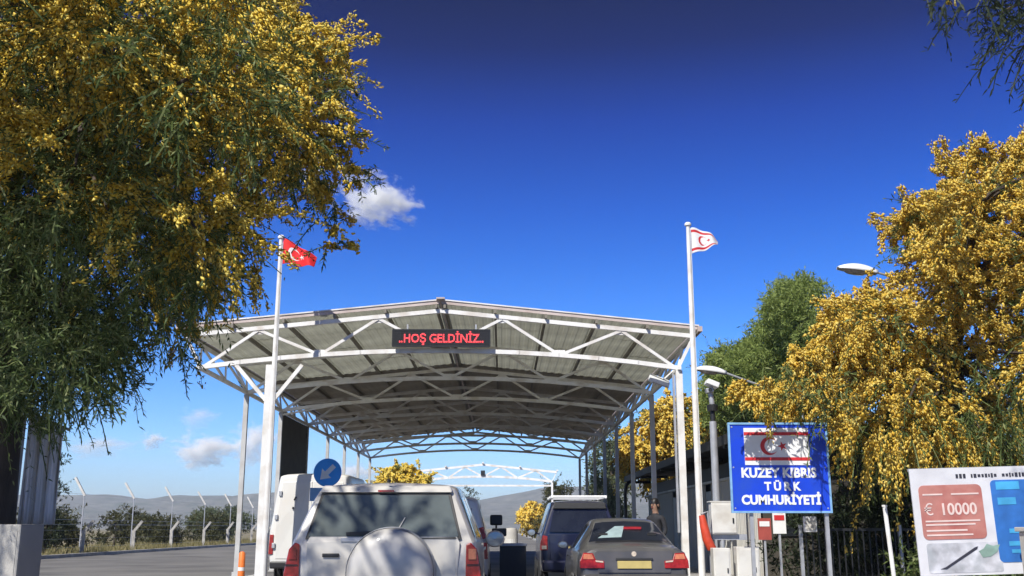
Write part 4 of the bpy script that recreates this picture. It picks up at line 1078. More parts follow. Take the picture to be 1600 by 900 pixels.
for hx_, hy_, s in ((0.20, -0.17, 1), (-0.22, -0.11, -1)):      # fingers and thumb
    hi = 11 if s > 0 else 15
    for q, (dx, ln_) in enumerate(((-0.027, 0.062), (-0.009, 0.072), (0.009, 0.068), (0.026, 0.054))):
        k = len(c); c += [((hx_ + dx, hy_ - 0.03, 0.83 if s < 0 else 0.85), 0.010), ((hx_ + dx, hy_ - 0.045, (0.83 if s < 0 else 0.85) - ln_ * 0.7), 0.008), ((hx_ + dx, hy_ - 0.035, (0.83 if s < 0 else 0.85) - ln_ * 1.2), 0.007)]
        E_ += [(hi, k), (k, k + 1), (k + 1, k + 2)]
    k = len(c); c += [((hx_ - s * 0.045, hy_ - 0.03, 0.85), 0.011), ((hx_ - s * 0.058, hy_ - 0.05, 0.81), 0.008)]; E_ += [(hi, k), (k, k + 1)]
nm = skinned('body', c, E_, M['skin'], per)
nm.materials.append(M['shirt']); nm.materials.append(M['trousers'])
for p in nm.polygons:
    z = p.center.z; x = abs(p.center.x)
    if z < 0.94 and x < 0.185: p.material_index = 2
    elif z < 1.475 and not (x > 0.16 and z < 0.93): p.material_index = 1
body = inst('body', nm, per)
hb = MB(); v = []; f = []
for j in range(9):
    for i in range(18):
        a = 2 * PI * i / 18; e_ = PI / 2 * (j / 8) ** 0.9
        low = 1.555 if math.sin(a) > -0.45 else 1.685
        v.append((0.092 * math.cos(a) * math.cos(e_) ** 0.7, 0.008 + 0.112 * math.sin(a) * math.cos(e_) ** 0.7, low + (1.795 - low) * math.sin(e_)))
for j in range(8):
    for i in range(18): f.append((j * 18 + i, j * 18 + (i + 1) % 18, (j + 1) * 18 + (i + 1) % 18, (j + 1) * 18 + i))
hb.add(v, f).build('hair', M['hair'], per, smooth=True)
b = MB()
for s in (-1, 1):
    b.lathe([(0, -0.012), (0.010, -0.006), (0.012, 0.004), (0, 0.01)], 8, 'y', (s * 0.030, -0.100, 1.665))
b.build('eyes', M['hair'], per)
b = MB(); b.prism([(-0.012, 1.625), (0.012, 1.625), (0.006, 1.66), (-0.006, 1.66)], -0.122, -0.09); b.build('nose', M['skin'], per, bevel=0.004)
MB().box((0, -0.096, 1.598), (0.045, 0.012, 0.010)).build('mouth', M['hazard_red'], per)
for s in (-1, 1): MB().lathe([(0, -0.01), (0.028, -0.008), (0.028, 0.008), (0, 0.01)], 10, 'x', (s * 0.083, 0.0, 1.64)).build('ear', M['skin'], per, smooth=True)
MB().box((-0.0, -0.125, 1.20), (0.10, 0.012, 0.14)).build('badge', M['white_paint'], per)
# ------------------------------------------------------------------ vegetation
def mesh_np(name, v, f, m):
    """v (n,3), f (k,q) equal-sized faces"""
    me = bpy.data.meshes.new(name)
    v = np.asarray(v, np.float32); f = np.asarray(f, np.int32); k, q = f.shape
    me.vertices.add(len(v)); me.vertices.foreach_set('co', v.ravel())
    me.loops.add(k * q); me.loops.foreach_set('vertex_index', f.ravel())
    me.polygons.add(k); me.polygons.foreach_set('loop_start', np.arange(0, k * q, q, dtype=np.int32))
    me.materials.append(m); me.update(calc_edges=True); me.validate()
    return me
def unit(a): return a / np.maximum(np.linalg.norm(a, axis=-1, keepdims=True), 1e-9)
PUFF_V = np.array([(1, 1, 1), (-1, -1, 1), (-1, 1, -1), (1, -1, -1)], float) * 0.8
PUFF_F = np.array([(0, 1, 2), (0, 3, 1), (0, 2, 3), (1, 3, 2)])
def crown(cl, seed, k=130, leaves=16, length=0.45, leaf=0.13, width=0.022, droop=0.5, flower=0.45, nfl=10, fr=0.03, inner=0.3, fl_fun=None, spread=0.7, fj=1.3, shoots=0.10):
    rng = np.random.default_rng(seed)
    cl = np.asarray(cl, float)
    cnt = np.maximum(6, (k * cl[:, 3] ** 2).astype(int))
    idx = np.repeat(np.arange(len(cl)), cnt); n = len(idx)
    if hasattr(droop, '__len__'):   # (z, droop) below and above
        (za, da), (zb_, db) = droop; droop = np.interp(cl[idx, 2], [za, zb_], [da, db])
    else: droop = np.full(n, float(droop))
    down = np.array([0, 0, -1.0])
    d = unit(rng.normal(size=(n, 3)))
    u = rng.random(n); r = np.where(rng.random(n) < inner, u ** (1 / 3) * 0.7, 0.6 + 0.35 * u)
    p = cl[idx, :3] + d * (r * cl[idx, 3])[:, None] * np.array([1, 1, 0.85])
    sd = unit(d * 0.8 + rng.normal(size=(n, 3)) * 0.45 + down * (droop * 0.5 - 0.15)[:, None])
    ln = length * rng.uniform(0.6, 1.25, n) * np.clip(cl[idx, 3] / 0.5, 0.55, 1.15)
    lng = (rng.random(n) < shoots) & (r > 0.6); ln = np.where(lng, ln * 2.0, ln)
    sd = np.where(lng[:, None], unit(sd + d * 0.6), sd)
    t = np.linspace(0.05, 1, leaves)
    def along(tt): return p[:, None, :] + sd[:, None, :] * (ln[:, None] * tt)[..., None] + down * ((droop * ln)[:, None] * tt ** 2)[..., None]
    P = along(np.broadcast_to(t, (n, leaves)) + rng.normal(size=(n, leaves)) * 0.03).reshape(-1, 3)
    SD = np.repeat(sd, leaves, 0); dl_ = np.repeat(droop, leaves)
    ld = unit(SD * 0.55 + rng.normal(size=P.shape) * spread + down * (dl_ * 0.7)[:, None])
    wd = unit(np.cross(ld, rng.normal(size=P.shape)))
    L_ = leaf * rng.uniform(0.6, 1.25, len(P))[:, None]; W_ = width * rng.uniform(0.7, 1.3, len(P))[:, None]
    sel = np.zeros(n, bool)
    if flower > 0:
        nz = rng.normal(size=len(cl))[idx] * 0.55 + np.sin(p[:, 0] * 4.1 + p[:, 1] * 2.3 + p[:, 2] * 3.7) * 0.45 + rng.normal(size=n) * 0.16 + (r > 0.6) * 0.3 + d[:, 2] * 0.25
        thr = flower * (fl_fun(p) if fl_fun else 1.0)
        sel = np.argsort(np.argsort(nz)) / n > 1 - thr
    keep = np.repeat(~sel, leaves) | (rng.random(len(P)) < 0.45)
    V = np.stack([P, P + ld * L_ * 0.45 + wd * W_ * 0.5, P + ld * L_ + down * 0.12 * L_ * dl_[:, None], P + ld * L_ * 0.45 - wd * W_ * 0.5], 1)[keep].reshape(-1, 3)
    # the thin stalk of every sprig
    S4 = along(np.broadcast_to(np.array([0.0, 0.33, 0.66, 1.0]), (n, 4))); sw_ = unit(np.cross(sd, rng.normal(size=(n, 3)))) * (0.006 + 0.05 * width)
    SV = np.stack([S4 - sw_[:, None, :], S4 + sw_[:, None, :]], 2).reshape(-1, 3)
    sb = (np.arange(n) * 8)[:, None, None] + np.array([[0, 1, 3, 2], [2, 3, 5, 4], [4, 5, 7, 6]])[None]
    F = np.concatenate([np.arange(len(V)).reshape(-1, 4), sb.reshape(-1, 4) + len(V)]); V = np.concatenate([V, SV])
    res = [V, F, None, None]
    if flower > 0:
        ps = along(np.broadcast_to(np.linspace(0.15, 1.02, nfl), (n, nfl)))[sel].reshape(-1, 3)
        ps = ps + rng.normal(size=ps.shape) * fr * fj
        rr_ = fr * rng.uniform(0.45, 1.5, len(ps))
        q = rng.normal(size=(len(ps), 4, 3)) * 0.45
        of = (PUFF_V[None] + q) * rr_[:, None, None]; ax = unit(np.repeat(sd[sel], nfl, 0) + down * np.repeat(droop[sel], nfl)[:, None] + rng.normal(size=ps.shape) * 0.4)
        of = of + ax[:, None, :] * (of * ax[:, None, :]).sum(-1, keepdims=True) * 1.1
        VV = ps[:, None, :] + of
        res[2] = VV.reshape(-1, 3); res[3] = (PUFF_F[None] + (np.arange(len(ps)) * 4)[:, None, None]).reshape(-1, 3)
    return res
def tree(name, label, cat, base, trunk, cl, seed, leafm, blossom=None, limbs=True, r0=0.2, group=None, nl=40, **kw):
    """trunk: list of (x,y,z) from base upwards, world metres"""
    t = thing(name, label, cat, base, 0, group)
    o = np.array(base)
    V, F, FV, FF = crown(cl, seed, **kw)
    c = inst('crown', mesh_np('crown', V - o, F, LEAF[leafm]), t); c['kind'] = 'stuff'
    if FV is not None:
        b = inst('blossom', mesh_np('blossom', FV - o, FF, LEAF[blossom]), t); b['kind'] = 'stuff'
    tr = [Vector(p) - Vector(base) for p in trunk]
    n = len(tr)
    tk = MB().tube(tr, [r0 * (1.25 if i == 0 else 1 - 0.6 * i / (n - 1)) for i in range(n)], 12).build('trunk', M['bark'], t, smooth=True)
    if limbs:
        b = MB(); rs = random.Random(seed)
        order = sorted(range(len(cl)), key=lambda i: -cl[i][3])[:nl]
        for i in order:
            e_ = Vector(cl[i][:3]) - Vector(base)
            # leave the trunk below the clump
            s_ = min(tr[max(1, n // 2):], key=lambda q: (q - e_).length + (2 if q.z > e_.z else 0))
            dd = e_ - s_
            m1 = s_ + dd * 0.35 + Vector((rs.uniform(-.15, .15), rs.uniform(-.15, .15), dd.length * 0.10))
            m2 = s_ + dd * 0.7 + Vector((rs.uniform(-.15, .15), rs.uniform(-.15, .15), dd.length * 0.09))
            rr_ = min(r0 * 0.42, 0.012 + 0.011 * dd.length)
            b.tube([s_, m1, m2, e_], [rr_, rr_ * 0.75, rr_ * 0.5, rr_ * 0.2], 6, cap=False)
        lb = b.build('limbs', M['bark'], t, smooth=True); lb['kind'] = 'stuff'
    return t
LEFT_CLUMPS = [(-7.19,12.54,7.56,0.47),(-5.21,9.37,4.94,0.39),(-3.58,12.89,8.69,0.47),(-4.22,10.63,4.54,1.03),(-6.07,13.25,4.90,0.78),(-2.85,8.92,5.45,0.94),(-5.90,12.36,3.50,0.83),(-2.89,12.63,6.25,0.57),(-5.75,12.30,5.21,0.90),(-5.19,9.87,6.56,0.85),(-3.04,9.79,4.18,0.63),(-7.26,13.83,8.39,0.71),(-6.55,14.19,6.34,1.03),(-3.74,13.05,8.01,0.79),(-7.70,13.78,4.81,0.31),(-3.71,12.89,4.67,0.36),(-4.17,12.19,3.82,0.38),(-4.29,11.57,7.30,0.81),(-4.96,12.29,3.00,0.25),(-4.11,9.35,4.68,0.87),(-5.15,14.89,8.05,0.89),(-6.47,11.75,5.80,0.54),(-6.70,11.60,7.55,0.45),(-3.44,11.39,6.37,1.02),(-5.71,11.28,7.53,0.79),(-6.43,13.11,5.64,0.71),(-4.87,12.18,4.48,1.04),(-3.04,13.71,8.17,0.23),(-7.79,14.81,6.96,0.88),(-3.70,12.24,4.66,0.55),(-3.85,13.45,9.30,0.53),(-5.83,11.27,2.94,0.46),(-3.77,10.30,6.87,0.87),(-6.43,12.81,7.48,0.89),(-5.18,14.17,5.44,0.74),(-3.91,12.90,7.09,0.72),(-4.55,12.42,6.47,0.98),(-3.88,14.15,9.84,0.44),(-6.35,12.25,8.79,0.30),(-4.36,11.16,5.67,0.71),(-2.42,10.92,5.65,0.47),(-3.63,11.35,8.26,0.27),(-4.44,10.46,3.31,0.52),(-7.57,13.88,4.27,0.43),(-7.25,12.75,8.80,0.56),(-6.66,12.34,2.78,0.22),(-8.06,13.75,9.49,0.50),(-5.61,11.63,6.21,0.98),(-4.54,14.10,4.91,0.50),(-4.39,13.61,9.56,0.40),(-7.67,14.63,4.26,0.74),(-2.54,11.90,6.56,0.56),(-7.31,12.63,6.57,0.28),(-7.15,13.37,5.98,0.77),(-8.02,13.52,7.75,0.22),(-7.35,12.94,5.47,0.28),(-6.56,14.25,5.17,0.85),(-4.11,9.03,2.70,0.39),(-5.35,13.02,3.84,0.54),(-5.69,10.17,4.31,0.27),(-8.04,14.10,7.01,0.42),(-6.00,14.19,4.17,0.72),(-6.72,14.50,4.06,0.73),(-3.27,14.80,8.11,0.72),(-4.00,12.09,5.51,0.91),(-4.27,12.50,8.89,0.36),(-2.48,8.27,6.00,0.47),(-5.02,12.88,8.89,0.56),(-2.60,11.58,5.62,0.44),(-3.05,14.02,7.55,0.71),(-4.79,13.61,9.69,0.29),(-4.99,12.62,8.02,0.83),(-7.35,15.14,9.54,0.92),(-5.16,11.80,3.12,0.51),(-6.12,11.62,4.77,0.69),(-5.94,12.59,8.98,0.32),(-6.04,15.94,10.82,0.60),(-7.05,13.04,4.87,0.55),(-4.78,9.19,3.73,0.56),(-2.70,12.87,7.52,0.32),(-6.38,12.01,2.81,0.27),(-3.84,11.81,8.37,0.43),(-5.10,13.51,6.94,0.87),(-3.16,10.39,5.88,0.70),(-6.80,12.27,4.25,0.31),(-4.06,12.69,9.16,0.25),(-4.58,13.18,5.44,1.04),(-4.99,9.50,2.61,0.32),(-6.41,11.65,3.76,0.30),(-4.21,9.14,6.59,0.48),(-7.85,13.25,9.29,0.41),(-4.24,11.56,3.91,0.51),(-7.15,12.25,6.71,0.26),(-4.57,14.31,7.23,0.91),(-5.27,12.24,2.91,0.26),(-3.95,14.32,8.89,0.63),(-5.16,9.43,5.70,0.55),(-3.75,9.00,6.02,0.76),(-5.03,11.43,3.75,0.67),(-7.78,13.52,7.42,0.40),(-6.06,11.90,8.30,0.52),(-6.67,11.33,6.74,0.24),(-6.99,12.51,5.98,0.47),(-4.90,15.17,5.15,0.51),(-4.60,13.28,9.41,0.35),(-2.51,11.72,7.42,0.08),(-2.72,11.80,7.47,0.13),(-2.90,11.88,7.60,0.20),(-3.15,11.96,7.64,0.28),(-2.09,11.98,7.26,0.08),(-2.26,12.06,7.32,0.13),(-2.42,12.14,7.40,0.20),(-2.76,12.22,7.48,0.28),(-2.15,13.19,7.32,0.08),(-2.31,13.27,7.40,0.13),(-2.51,13.35,7.47,0.20),(-2.85,13.43,7.56,0.28),(-2.01,11.79,6.17,0.08),(-2.16,11.87,6.20,0.13),(-2.33,11.95,6.33,0.20),(-2.65,12.03,6.38,0.28),(-1.91,11.83,5.93,0.08),(-2.05,11.91,5.99,0.13),(-2.21,11.99,6.04,0.20),(-2.56,12.07,6.09,0.28),(-1.78,12.12,5.54,0.08),(-1.88,12.20,5.64,0.13),(-2.12,12.28,5.66,0.20),(-2.41,12.36,5.74,0.28),(-2.30,13.45,5.65,0.08),(-2.51,13.53,5.68,0.13),(-2.70,13.61,5.83,0.20),(-2.80,14.64,6.21,0.08),(-2.96,14.72,6.28,0.13),(-3.26,14.80,6.35,0.20),(-3.45,14.88,6.45,0.28),(-4.16,13.26,3.44,0.08),(-4.28,13.34,3.71,0.13),(-4.41,13.42,3.84,0.20),(-4.58,13.50,4.12,0.28),(-4.33,11.92,3.30,0.08),(-4.48,12.00,3.39,0.13),(-4.52,12.08,3.58,0.20),(-4.68,12.16,3.84,0.28),(-5.08,13.25,3.41,0.08),(-5.20,13.33,3.47,0.13),(-5.34,13.41,3.74,0.20),(-5.50,13.49,3.87,0.28),(-5.43,14.99,3.32,0.08),(-5.62,15.07,3.48,0.13),(-5.73,15.15,3.69,0.20),(-5.89,15.23,4.02,0.28),(-4.50,11.66,2.70,0.08),(-4.60,11.74,2.82,0.13),(-4.74,11.82,2.97,0.20),(-4.88,11.90,3.15,0.28),(-2.95,10.10,3.55,0.08),(-3.04,10.18,3.67,0.13),(-3.12,10.26,3.76,0.20),(-3.30,10.34,4.06,0.28),(-7.02,13.00,3.25,0.28),(-6.66,12.88,3.16,0.57),(-5.04,12.60,3.57,0.37),(-5.59,14.11,3.73,0.31),(-6.10,14.04,3.01,0.27),(-6.48,12.79,4.16,0.28),(-6.54,13.41,2.92,0.24),(-6.43,12.13,3.21,0.39),(-5.98,13.26,3.29,0.59),(-5.52,13.63,3.74,0.45),(-5.33,12.93,3.55,0.46),(-7.01,13.45,4.19,0.41),(-6.61,14.56,4.36,0.50),(-5.91,13.13,4.21,0.32),(-5.53,12.50,2.85,0.26),(-7.65,14.01,3.90,0.29),(-6.08,12.71,3.36,0.72),(-5.29,11.74,3.82,0.37),(-6.60,13.44,3.63,0.72),(-7.30,13.88,3.31,0.50),(-6.86,12.62,3.42,0.26),(-5.76,13.56,4.30,0.34),(-6.05,12.20,2.87,0.34),(-6.58,13.06,4.19,0.32),(-2.13,12.60,4.79,0.17),(-2.22,12.60,5.18,0.20),(-3.22,13.00,4.43,0.20) ]
RIGHT_CLUMPS = [(10.09,19.50,3.38,0.86),(9.06,18.65,7.28,0.61),(8.85,19.72,7.34,0.39),(8.39,17.83,2.80,0.58),(10.81,20.07,7.10,1.03),(6.82,17.40,3.21,0.87),(10.48,19.85,5.59,0.83),(6.97,19.40,2.39,0.27),(10.22,22.72,8.53,0.27),(9.31,19.07,5.73,1.00),(9.73,20.53,6.75,0.82),(7.40,19.92,3.49,1.03),(10.20,18.63,7.88,0.51),(6.99,18.27,4.93,0.63),(10.49,18.67,6.97,0.76),(6.96,19.86,2.57,0.46),(8.78,22.05,4.76,0.88),(7.93,19.16,4.14,0.74),(9.14,20.65,2.93,0.59),(7.90,20.56,4.43,1.13),(12.53,21.86,8.25,0.84),(7.02,18.77,3.47,1.00),(10.71,21.38,3.46,0.90),(11.71,19.91,6.61,0.37),(12.60,21.39,9.02,0.61),(12.01,20.65,5.81,0.38),(8.52,19.65,3.41,0.87),(11.16,21.32,6.18,1.11),(11.52,19.55,7.64,0.47),(11.49,21.93,4.75,1.01),(11.69,21.24,3.63,0.76),(6.78,19.33,5.09,0.57),(10.92,19.06,5.90,0.56),(10.43,18.09,7.88,0.51),(7.55,19.34,5.16,0.67),(12.38,20.76,8.33,0.39),(5.63,18.97,4.00,0.40),(10.88,18.51,8.30,0.36),(9.99,20.42,3.25,0.80),(8.53,19.35,4.98,0.86),(10.65,18.42,4.29,0.27),(11.08,22.21,6.82,0.81),(6.13,16.27,4.76,0.34),(6.33,19.15,3.29,0.41),(8.10,16.80,6.69,0.51),(10.53,18.79,3.22,0.47),(7.49,21.33,5.44,0.65),(10.13,18.07,4.60,0.62),(8.65,17.42,3.41,0.80),(6.14,17.89,4.88,0.39),(9.80,21.91,4.05,0.93),(9.57,21.96,2.69,0.29),(12.64,21.28,7.61,0.34),(10.14,18.23,6.02,0.87),(11.86,20.00,6.96,0.31),(11.86,20.25,8.59,0.64),(8.34,20.63,5.48,0.77),(11.49,20.20,2.84,0.26),(11.72,20.74,5.16,0.63),(7.69,17.59,6.35,0.50),(12.46,22.09,6.99,0.81),(11.38,19.21,8.63,0.34),(13.18,23.36,4.76,0.62),(11.19,21.04,7.80,1.15),(9.23,19.01,2.99,0.69),(6.17,20.47,4.30,0.45),(9.20,16.72,3.82,0.69),(10.44,19.81,4.51,0.83),(11.80,19.91,8.00,0.44),(7.65,18.07,2.90,0.72),(10.77,19.55,2.76,0.45),(11.70,20.25,4.26,0.27),(12.48,20.72,8.88,0.35),(12.73,22.04,5.10,0.36),(7.36,20.01,5.70,0.28),(5.57,17.83,3.22,0.26),(5.69,19.55,3.74,0.49),(6.23,20.90,4.52,0.28),(10.11,20.31,9.09,0.10),(10.08,20.43,8.99,0.16),(10.13,20.55,8.79,0.24),(10.14,20.67,8.53,0.32),(9.98,20.79,8.02,0.42),(11.41,21.89,9.56,0.10),(11.29,22.01,9.47,0.16),(11.34,22.13,9.20,0.24),(11.18,22.25,8.80,0.32),(10.93,22.37,8.43,0.42),(10.60,19.69,8.94,0.10),(10.61,19.81,8.79,0.16),(10.52,19.93,8.55,0.24),(10.45,20.05,8.20,0.32),(10.21,20.17,7.92,0.42),(9.65,20.87,9.11,0.10),(9.65,20.99,8.90,0.16),(9.79,21.11,8.76,0.24),(9.84,21.23,8.34,0.32),(9.83,21.35,7.95,0.42),(9.23,19.39,8.25,0.10),(9.21,19.51,8.11,0.16),(9.30,19.63,7.83,0.24),(9.30,19.75,7.49,0.32),(9.31,19.87,7.03,0.42),(8.53,19.71,7.58,0.10),(8.67,19.83,7.38,0.16),(8.79,19.95,7.19,0.24),(8.99,20.07,6.77,0.32),(9.21,20.19,6.49,0.42),(8.48,20.29,7.91,0.10),(8.66,20.41,7.78,0.16),(8.81,20.53,7.60,0.24),(9.02,20.65,7.31,0.32),(9.30,20.77,6.92,0.42),(8.42,21.46,7.74,0.10),(8.70,21.58,7.63,0.16),(8.92,21.70,7.52,0.24),(9.25,21.82,7.27,0.32),(9.73,21.94,7.13,0.42),(7.59,18.78,6.47,0.10),(7.86,18.90,6.49,0.16),(8.15,19.02,6.38,0.24),(8.48,19.14,6.29,0.32),(8.85,19.26,6.07,0.42),(8.09,19.84,7.33,0.10),(8.22,19.96,7.36,0.16),(8.42,20.08,7.23,0.24),(8.74,20.20,7.02,0.32),(8.99,20.32,6.70,0.42),(9.34,22.21,6.71,0.42),(6.66,20.17,5.63,0.10),(6.77,20.29,5.47,0.16),(6.90,20.41,5.31,0.24),(7.16,20.53,5.04,0.32),(7.53,20.65,4.72,0.42),(6.42,20.10,4.92,0.10),(6.70,20.22,4.80,0.16),(6.94,20.34,4.74,0.24),(7.26,20.46,4.51,0.32),(7.67,20.58,4.41,0.42),(5.92,20.38,4.66,0.10),(6.13,20.50,4.62,0.16),(6.44,20.62,4.63,0.24),(6.82,20.74,4.51,0.32),(7.25,20.86,4.42,0.42),(5.82,21.49,4.23,0.10),(6.03,21.61,4.36,0.16),(6.33,21.73,4.27,0.24),(6.79,21.85,4.37,0.32),(7.30,21.97,4.40,0.42),(4.55,18.76,3.38,0.10),(4.70,18.88,3.53,0.16),(4.95,19.00,3.57,0.24),(5.30,19.12,3.58,0.32),(5.78,19.24,3.71,0.42),(9.91,22.22,8.70,0.10),(10.01,22.34,8.45,0.16),(10.16,22.46,8.25,0.24),(10.24,22.58,7.87,0.32),(10.38,22.70,7.43,0.42),(11.80,20.75,9.51,0.10),(11.65,20.87,9.29,0.16),(11.60,20.99,9.07,0.24),(11.44,21.11,8.81,0.32),(11.13,21.23,8.42,0.42),(7.36,21.38,5.97,0.10),(7.49,21.50,5.79,0.16),(7.73,21.62,5.57,0.24),(7.89,21.74,5.30,0.32),(8.11,21.86,4.91,0.42) ]
PINE_A = [(12.52,40.49,9.26,0.49),(11.01,39.97,9.26,0.75),(11.48,38.47,8.67,0.88),(11.94,39.19,10.19,0.77),(12.51,39.89,10.55,0.44),(11.56,40.08,7.50,0.56),(11.46,40.68,10.76,0.46),(11.70,39.54,8.33,0.84),(11.48,39.80,10.15,0.81),(12.34,41.52,10.98,0.60),(11.82,41.05,9.01,1.10),(12.07,42.24,9.34,0.92),(11.93,40.49,8.29,0.86),(11.12,40.85,9.81,0.56),(10.84,38.46,9.71,0.82),(11.27,39.02,7.12,0.30) ]
PINE_B = [(11.77,42.85,7.47,0.57),(9.18,44.92,7.32,0.45),(9.35,43.00,6.51,1.06),(10.07,43.86,8.15,1.16),(9.67,41.82,7.31,1.32),(11.05,43.90,8.47,1.03),(9.35,45.87,8.03,0.44),(10.30,45.05,7.22,1.24),(11.40,46.55,6.35,1.43),(9.09,44.94,6.65,0.35),(10.56,46.12,7.87,1.09),(11.68,44.75,8.11,1.21),(11.02,44.35,6.34,1.18),(10.20,46.18,5.91,1.27),(11.10,43.05,5.47,1.04),(10.90,42.81,7.55,1.36),(8.90,42.44,8.10,0.32),(12.01,43.85,6.82,0.57),(12.39,45.83,7.35,0.78),(11.72,43.48,5.94,0.71),(8.87,42.48,5.96,0.64),(9.69,44.42,6.04,1.14),(11.81,43.39,7.26,0.68),(9.16,45.26,5.50,0.37),(9.57,44.56,8.57,0.47),(12.14,44.53,6.42,0.60) ]
BACK_MIMOSA = [(8.98,44.34,6.10,0.35),(6.63,45.49,4.69,1.00),(6.32,44.48,4.34,0.88),(8.67,46.77,5.35,0.74),(7.95,45.69,5.11,0.77),(8.62,45.19,4.78,0.79),(8.65,45.91,7.06,0.29),(8.58,44.53,5.21,0.94),(8.07,45.11,6.05,0.71),(5.62,44.39,3.90,0.39),(7.77,46.92,5.35,0.84),(9.72,47.45,6.26,0.35),(7.43,44.84,6.72,0.44),(6.73,45.87,6.51,0.51),(6.35,46.54,5.22,0.91),(6.86,46.00,5.88,0.93),(8.11,47.53,4.80,1.00),(8.90,45.14,5.88,0.74),(6.62,46.93,4.40,0.71),(7.34,46.30,4.02,0.39),(7.02,44.66,5.82,0.75),(5.49,45.06,4.31,0.32),(8.57,45.75,6.33,0.77),(7.54,45.52,4.38,0.74),(9.13,46.00,5.45,0.74),(9.20,46.60,4.56,0.47) ]
OVERHANG = [(4.15,8.95,6.59,0.08),(4.67,8.91,5.92,0.10),(4.99,8.41,5.66,0.41),(4.17,7.35,5.15,0.30),(5.85,9.04,6.65,0.20),(4.82,8.83,6.49,0.23),(5.69,8.71,6.31,0.14),(4.21,8.10,5.57,0.15),(5.60,8.87,5.78,0.16),(3.90,8.35,6.16,0.10),(5.00,8.80,5.24,0.14),(4.13,8.39,6.32,0.14),(4.58,7.56,5.25,0.35),(4.08,7.90,5.77,0.36),(4.82,9.28,6.24,0.22),(5.11,8.16,5.18,0.11),(4.76,8.05,5.08,0.26),(4.76,8.06,6.04,0.20),(4.45,9.30,6.59,0.18),(5.22,8.22,5.38,0.09),(5.08,8.62,6.07,0.38),(3.91,8.25,5.88,0.09),(4.26,8.98,6.68,0.14),(4.36,8.64,6.39,0.21),(5.23,8.95,6.41,0.38),(5.35,8.69,5.37,0.19) ]
MID_BUSH = [(-7.12,69.37,4.93,0.53),(-5.10,69.98,3.16,0.41),(-7.00,70.89,4.36,1.18),(-6.09,70.77,3.14,0.43),(-5.45,69.45,3.70,0.80),(-7.97,70.19,3.44,0.58),(-8.00,70.41,3.91,0.58),(-5.16,70.60,4.21,0.33),(-6.93,69.95,3.43,0.79),(-7.61,70.61,3.08,0.36),(-5.78,69.23,3.05,0.37),(-5.27,70.18,4.09,0.50),(-5.68,70.54,3.05,0.33),(-5.43,68.42,3.61,0.86),(-5.89,69.94,4.92,0.55),(-7.17,68.86,4.01,0.79) ]
POPLAR = [(6.91,59.44,1.39,0.38),(5.91,56.83,6.21,0.78),(5.48,60.01,1.92,0.62),(5.41,59.60,3.45,0.46),(6.06,57.49,6.71,0.39),(6.39,56.90,3.35,0.68),(6.89,58.35,4.61,0.34),(6.44,58.80,6.08,0.68),(5.96,58.86,5.11,0.93),(6.45,56.19,1.54,0.46),(5.49,56.90,4.35,0.73),(6.30,55.58,2.17,0.57),(6.14,60.48,3.60,0.93),(6.75,59.75,4.55,0.70),(5.49,56.00,3.14,0.90),(6.27,60.33,5.34,1.19),(6.24,56.66,1.93,0.78),(5.63,58.35,3.89,0.79),(5.17,58.19,3.52,0.31),(5.39,56.91,0.77,0.37) ]
PINE_C = [(11.65,43.17,7.28,0.88),(13.04,44.11,8.12,0.90),(12.93,42.50,7.40,1.07),(10.13,41.73,7.51,0.59),(11.23,41.84,7.89,1.10),(11.32,42.31,6.38,0.52),(10.48,42.50,7.13,0.82),(10.47,41.76,8.63,0.42),(10.56,43.50,7.15,0.66),(11.16,41.73,9.37,0.49),(12.55,41.22,7.48,1.02),(12.12,42.72,9.11,1.13),(12.23,41.06,8.79,1.12),(12.31,41.60,6.39,0.54),(13.18,44.31,9.03,1.24),(12.79,42.82,9.65,0.75),(12.36,43.81,8.70,0.86),(11.29,43.38,8.60,1.02),(13.50,45.54,6.79,0.50),(11.37,43.01,9.49,0.62),(10.74,43.99,6.72,0.76),(10.05,40.38,7.55,0.79) ]
rs = random.Random(9)
# unseen clumps added to the left tree above the frame to shade the car
SHADE_CLUMPS = []
while len(SHADE_CLUMPS) < 6:
    x = rs.uniform(-6.8, -2.6); y = rs.uniform(4.2, 8.6); z = rs.uniform(5.2, 8.2)
    if z < 2.1 + 0.56 * y: continue
    if ((x + 4.7) / 2.0) ** 2 + ((y - 6.3) / 2.0) ** 2 + ((z - 6.7) / 1.5) ** 2 > 1: continue
    SHADE_CLUMPS.append((x, y, z, rs.uniform(0.45, 0.8)))
k_ = 0
while k_ < 40:       # unseen boughs added out of frame to shade the lower left crown
    x = rs.uniform(-9.6, -6.4); y = rs.uniform(8.6, 12.6); z = rs.uniform(4.4, 7.6)
    if x > -0.53 * y - 0.6 or ((x + 7.9) / 1.7) ** 2 + ((y - 10.6) / 2.0) ** 2 + ((z - 5.9) / 1.7) ** 2 > 1: continue
    SHADE_CLUMPS.append((x, y, z, rs.uniform(0.55, 0.9))); k_ += 1
def fl_left(p):
    return np.clip((p[:, 2] - 3.5 - 0.9 * (p[:, 0] < -5.0)) / 1.4, 0.02, 1.0)
tree('mimosa_tree', 'huge mimosa tree with a dark trunk and drooping yellow blossom filling the left side', 'tree', (-6.45, 13.2, 0),
     [(-6.45, 13.2, 0), (-6.43, 13.2, 1.6), (-6.4, 13.1, 3.2), (-6.2, 13.0, 4.8), (-5.6, 12.8, 6.2), (-4.9, 12.6, 7.6)],
     LEFT_CLUMPS + SHADE_CLUMPS, 11, 'mimosa', 'blossom', r0=0.34, nl=80, k=165, leaves=22, length=0.46, leaf=0.088, width=0.019, droop=((3.0, 0.50), (7.5, 0.28)), flower=0.40, nfl=84, fr=0.0108, fj=2.7, inner=0.2, shoots=0.08, fl_fun=fl_left)
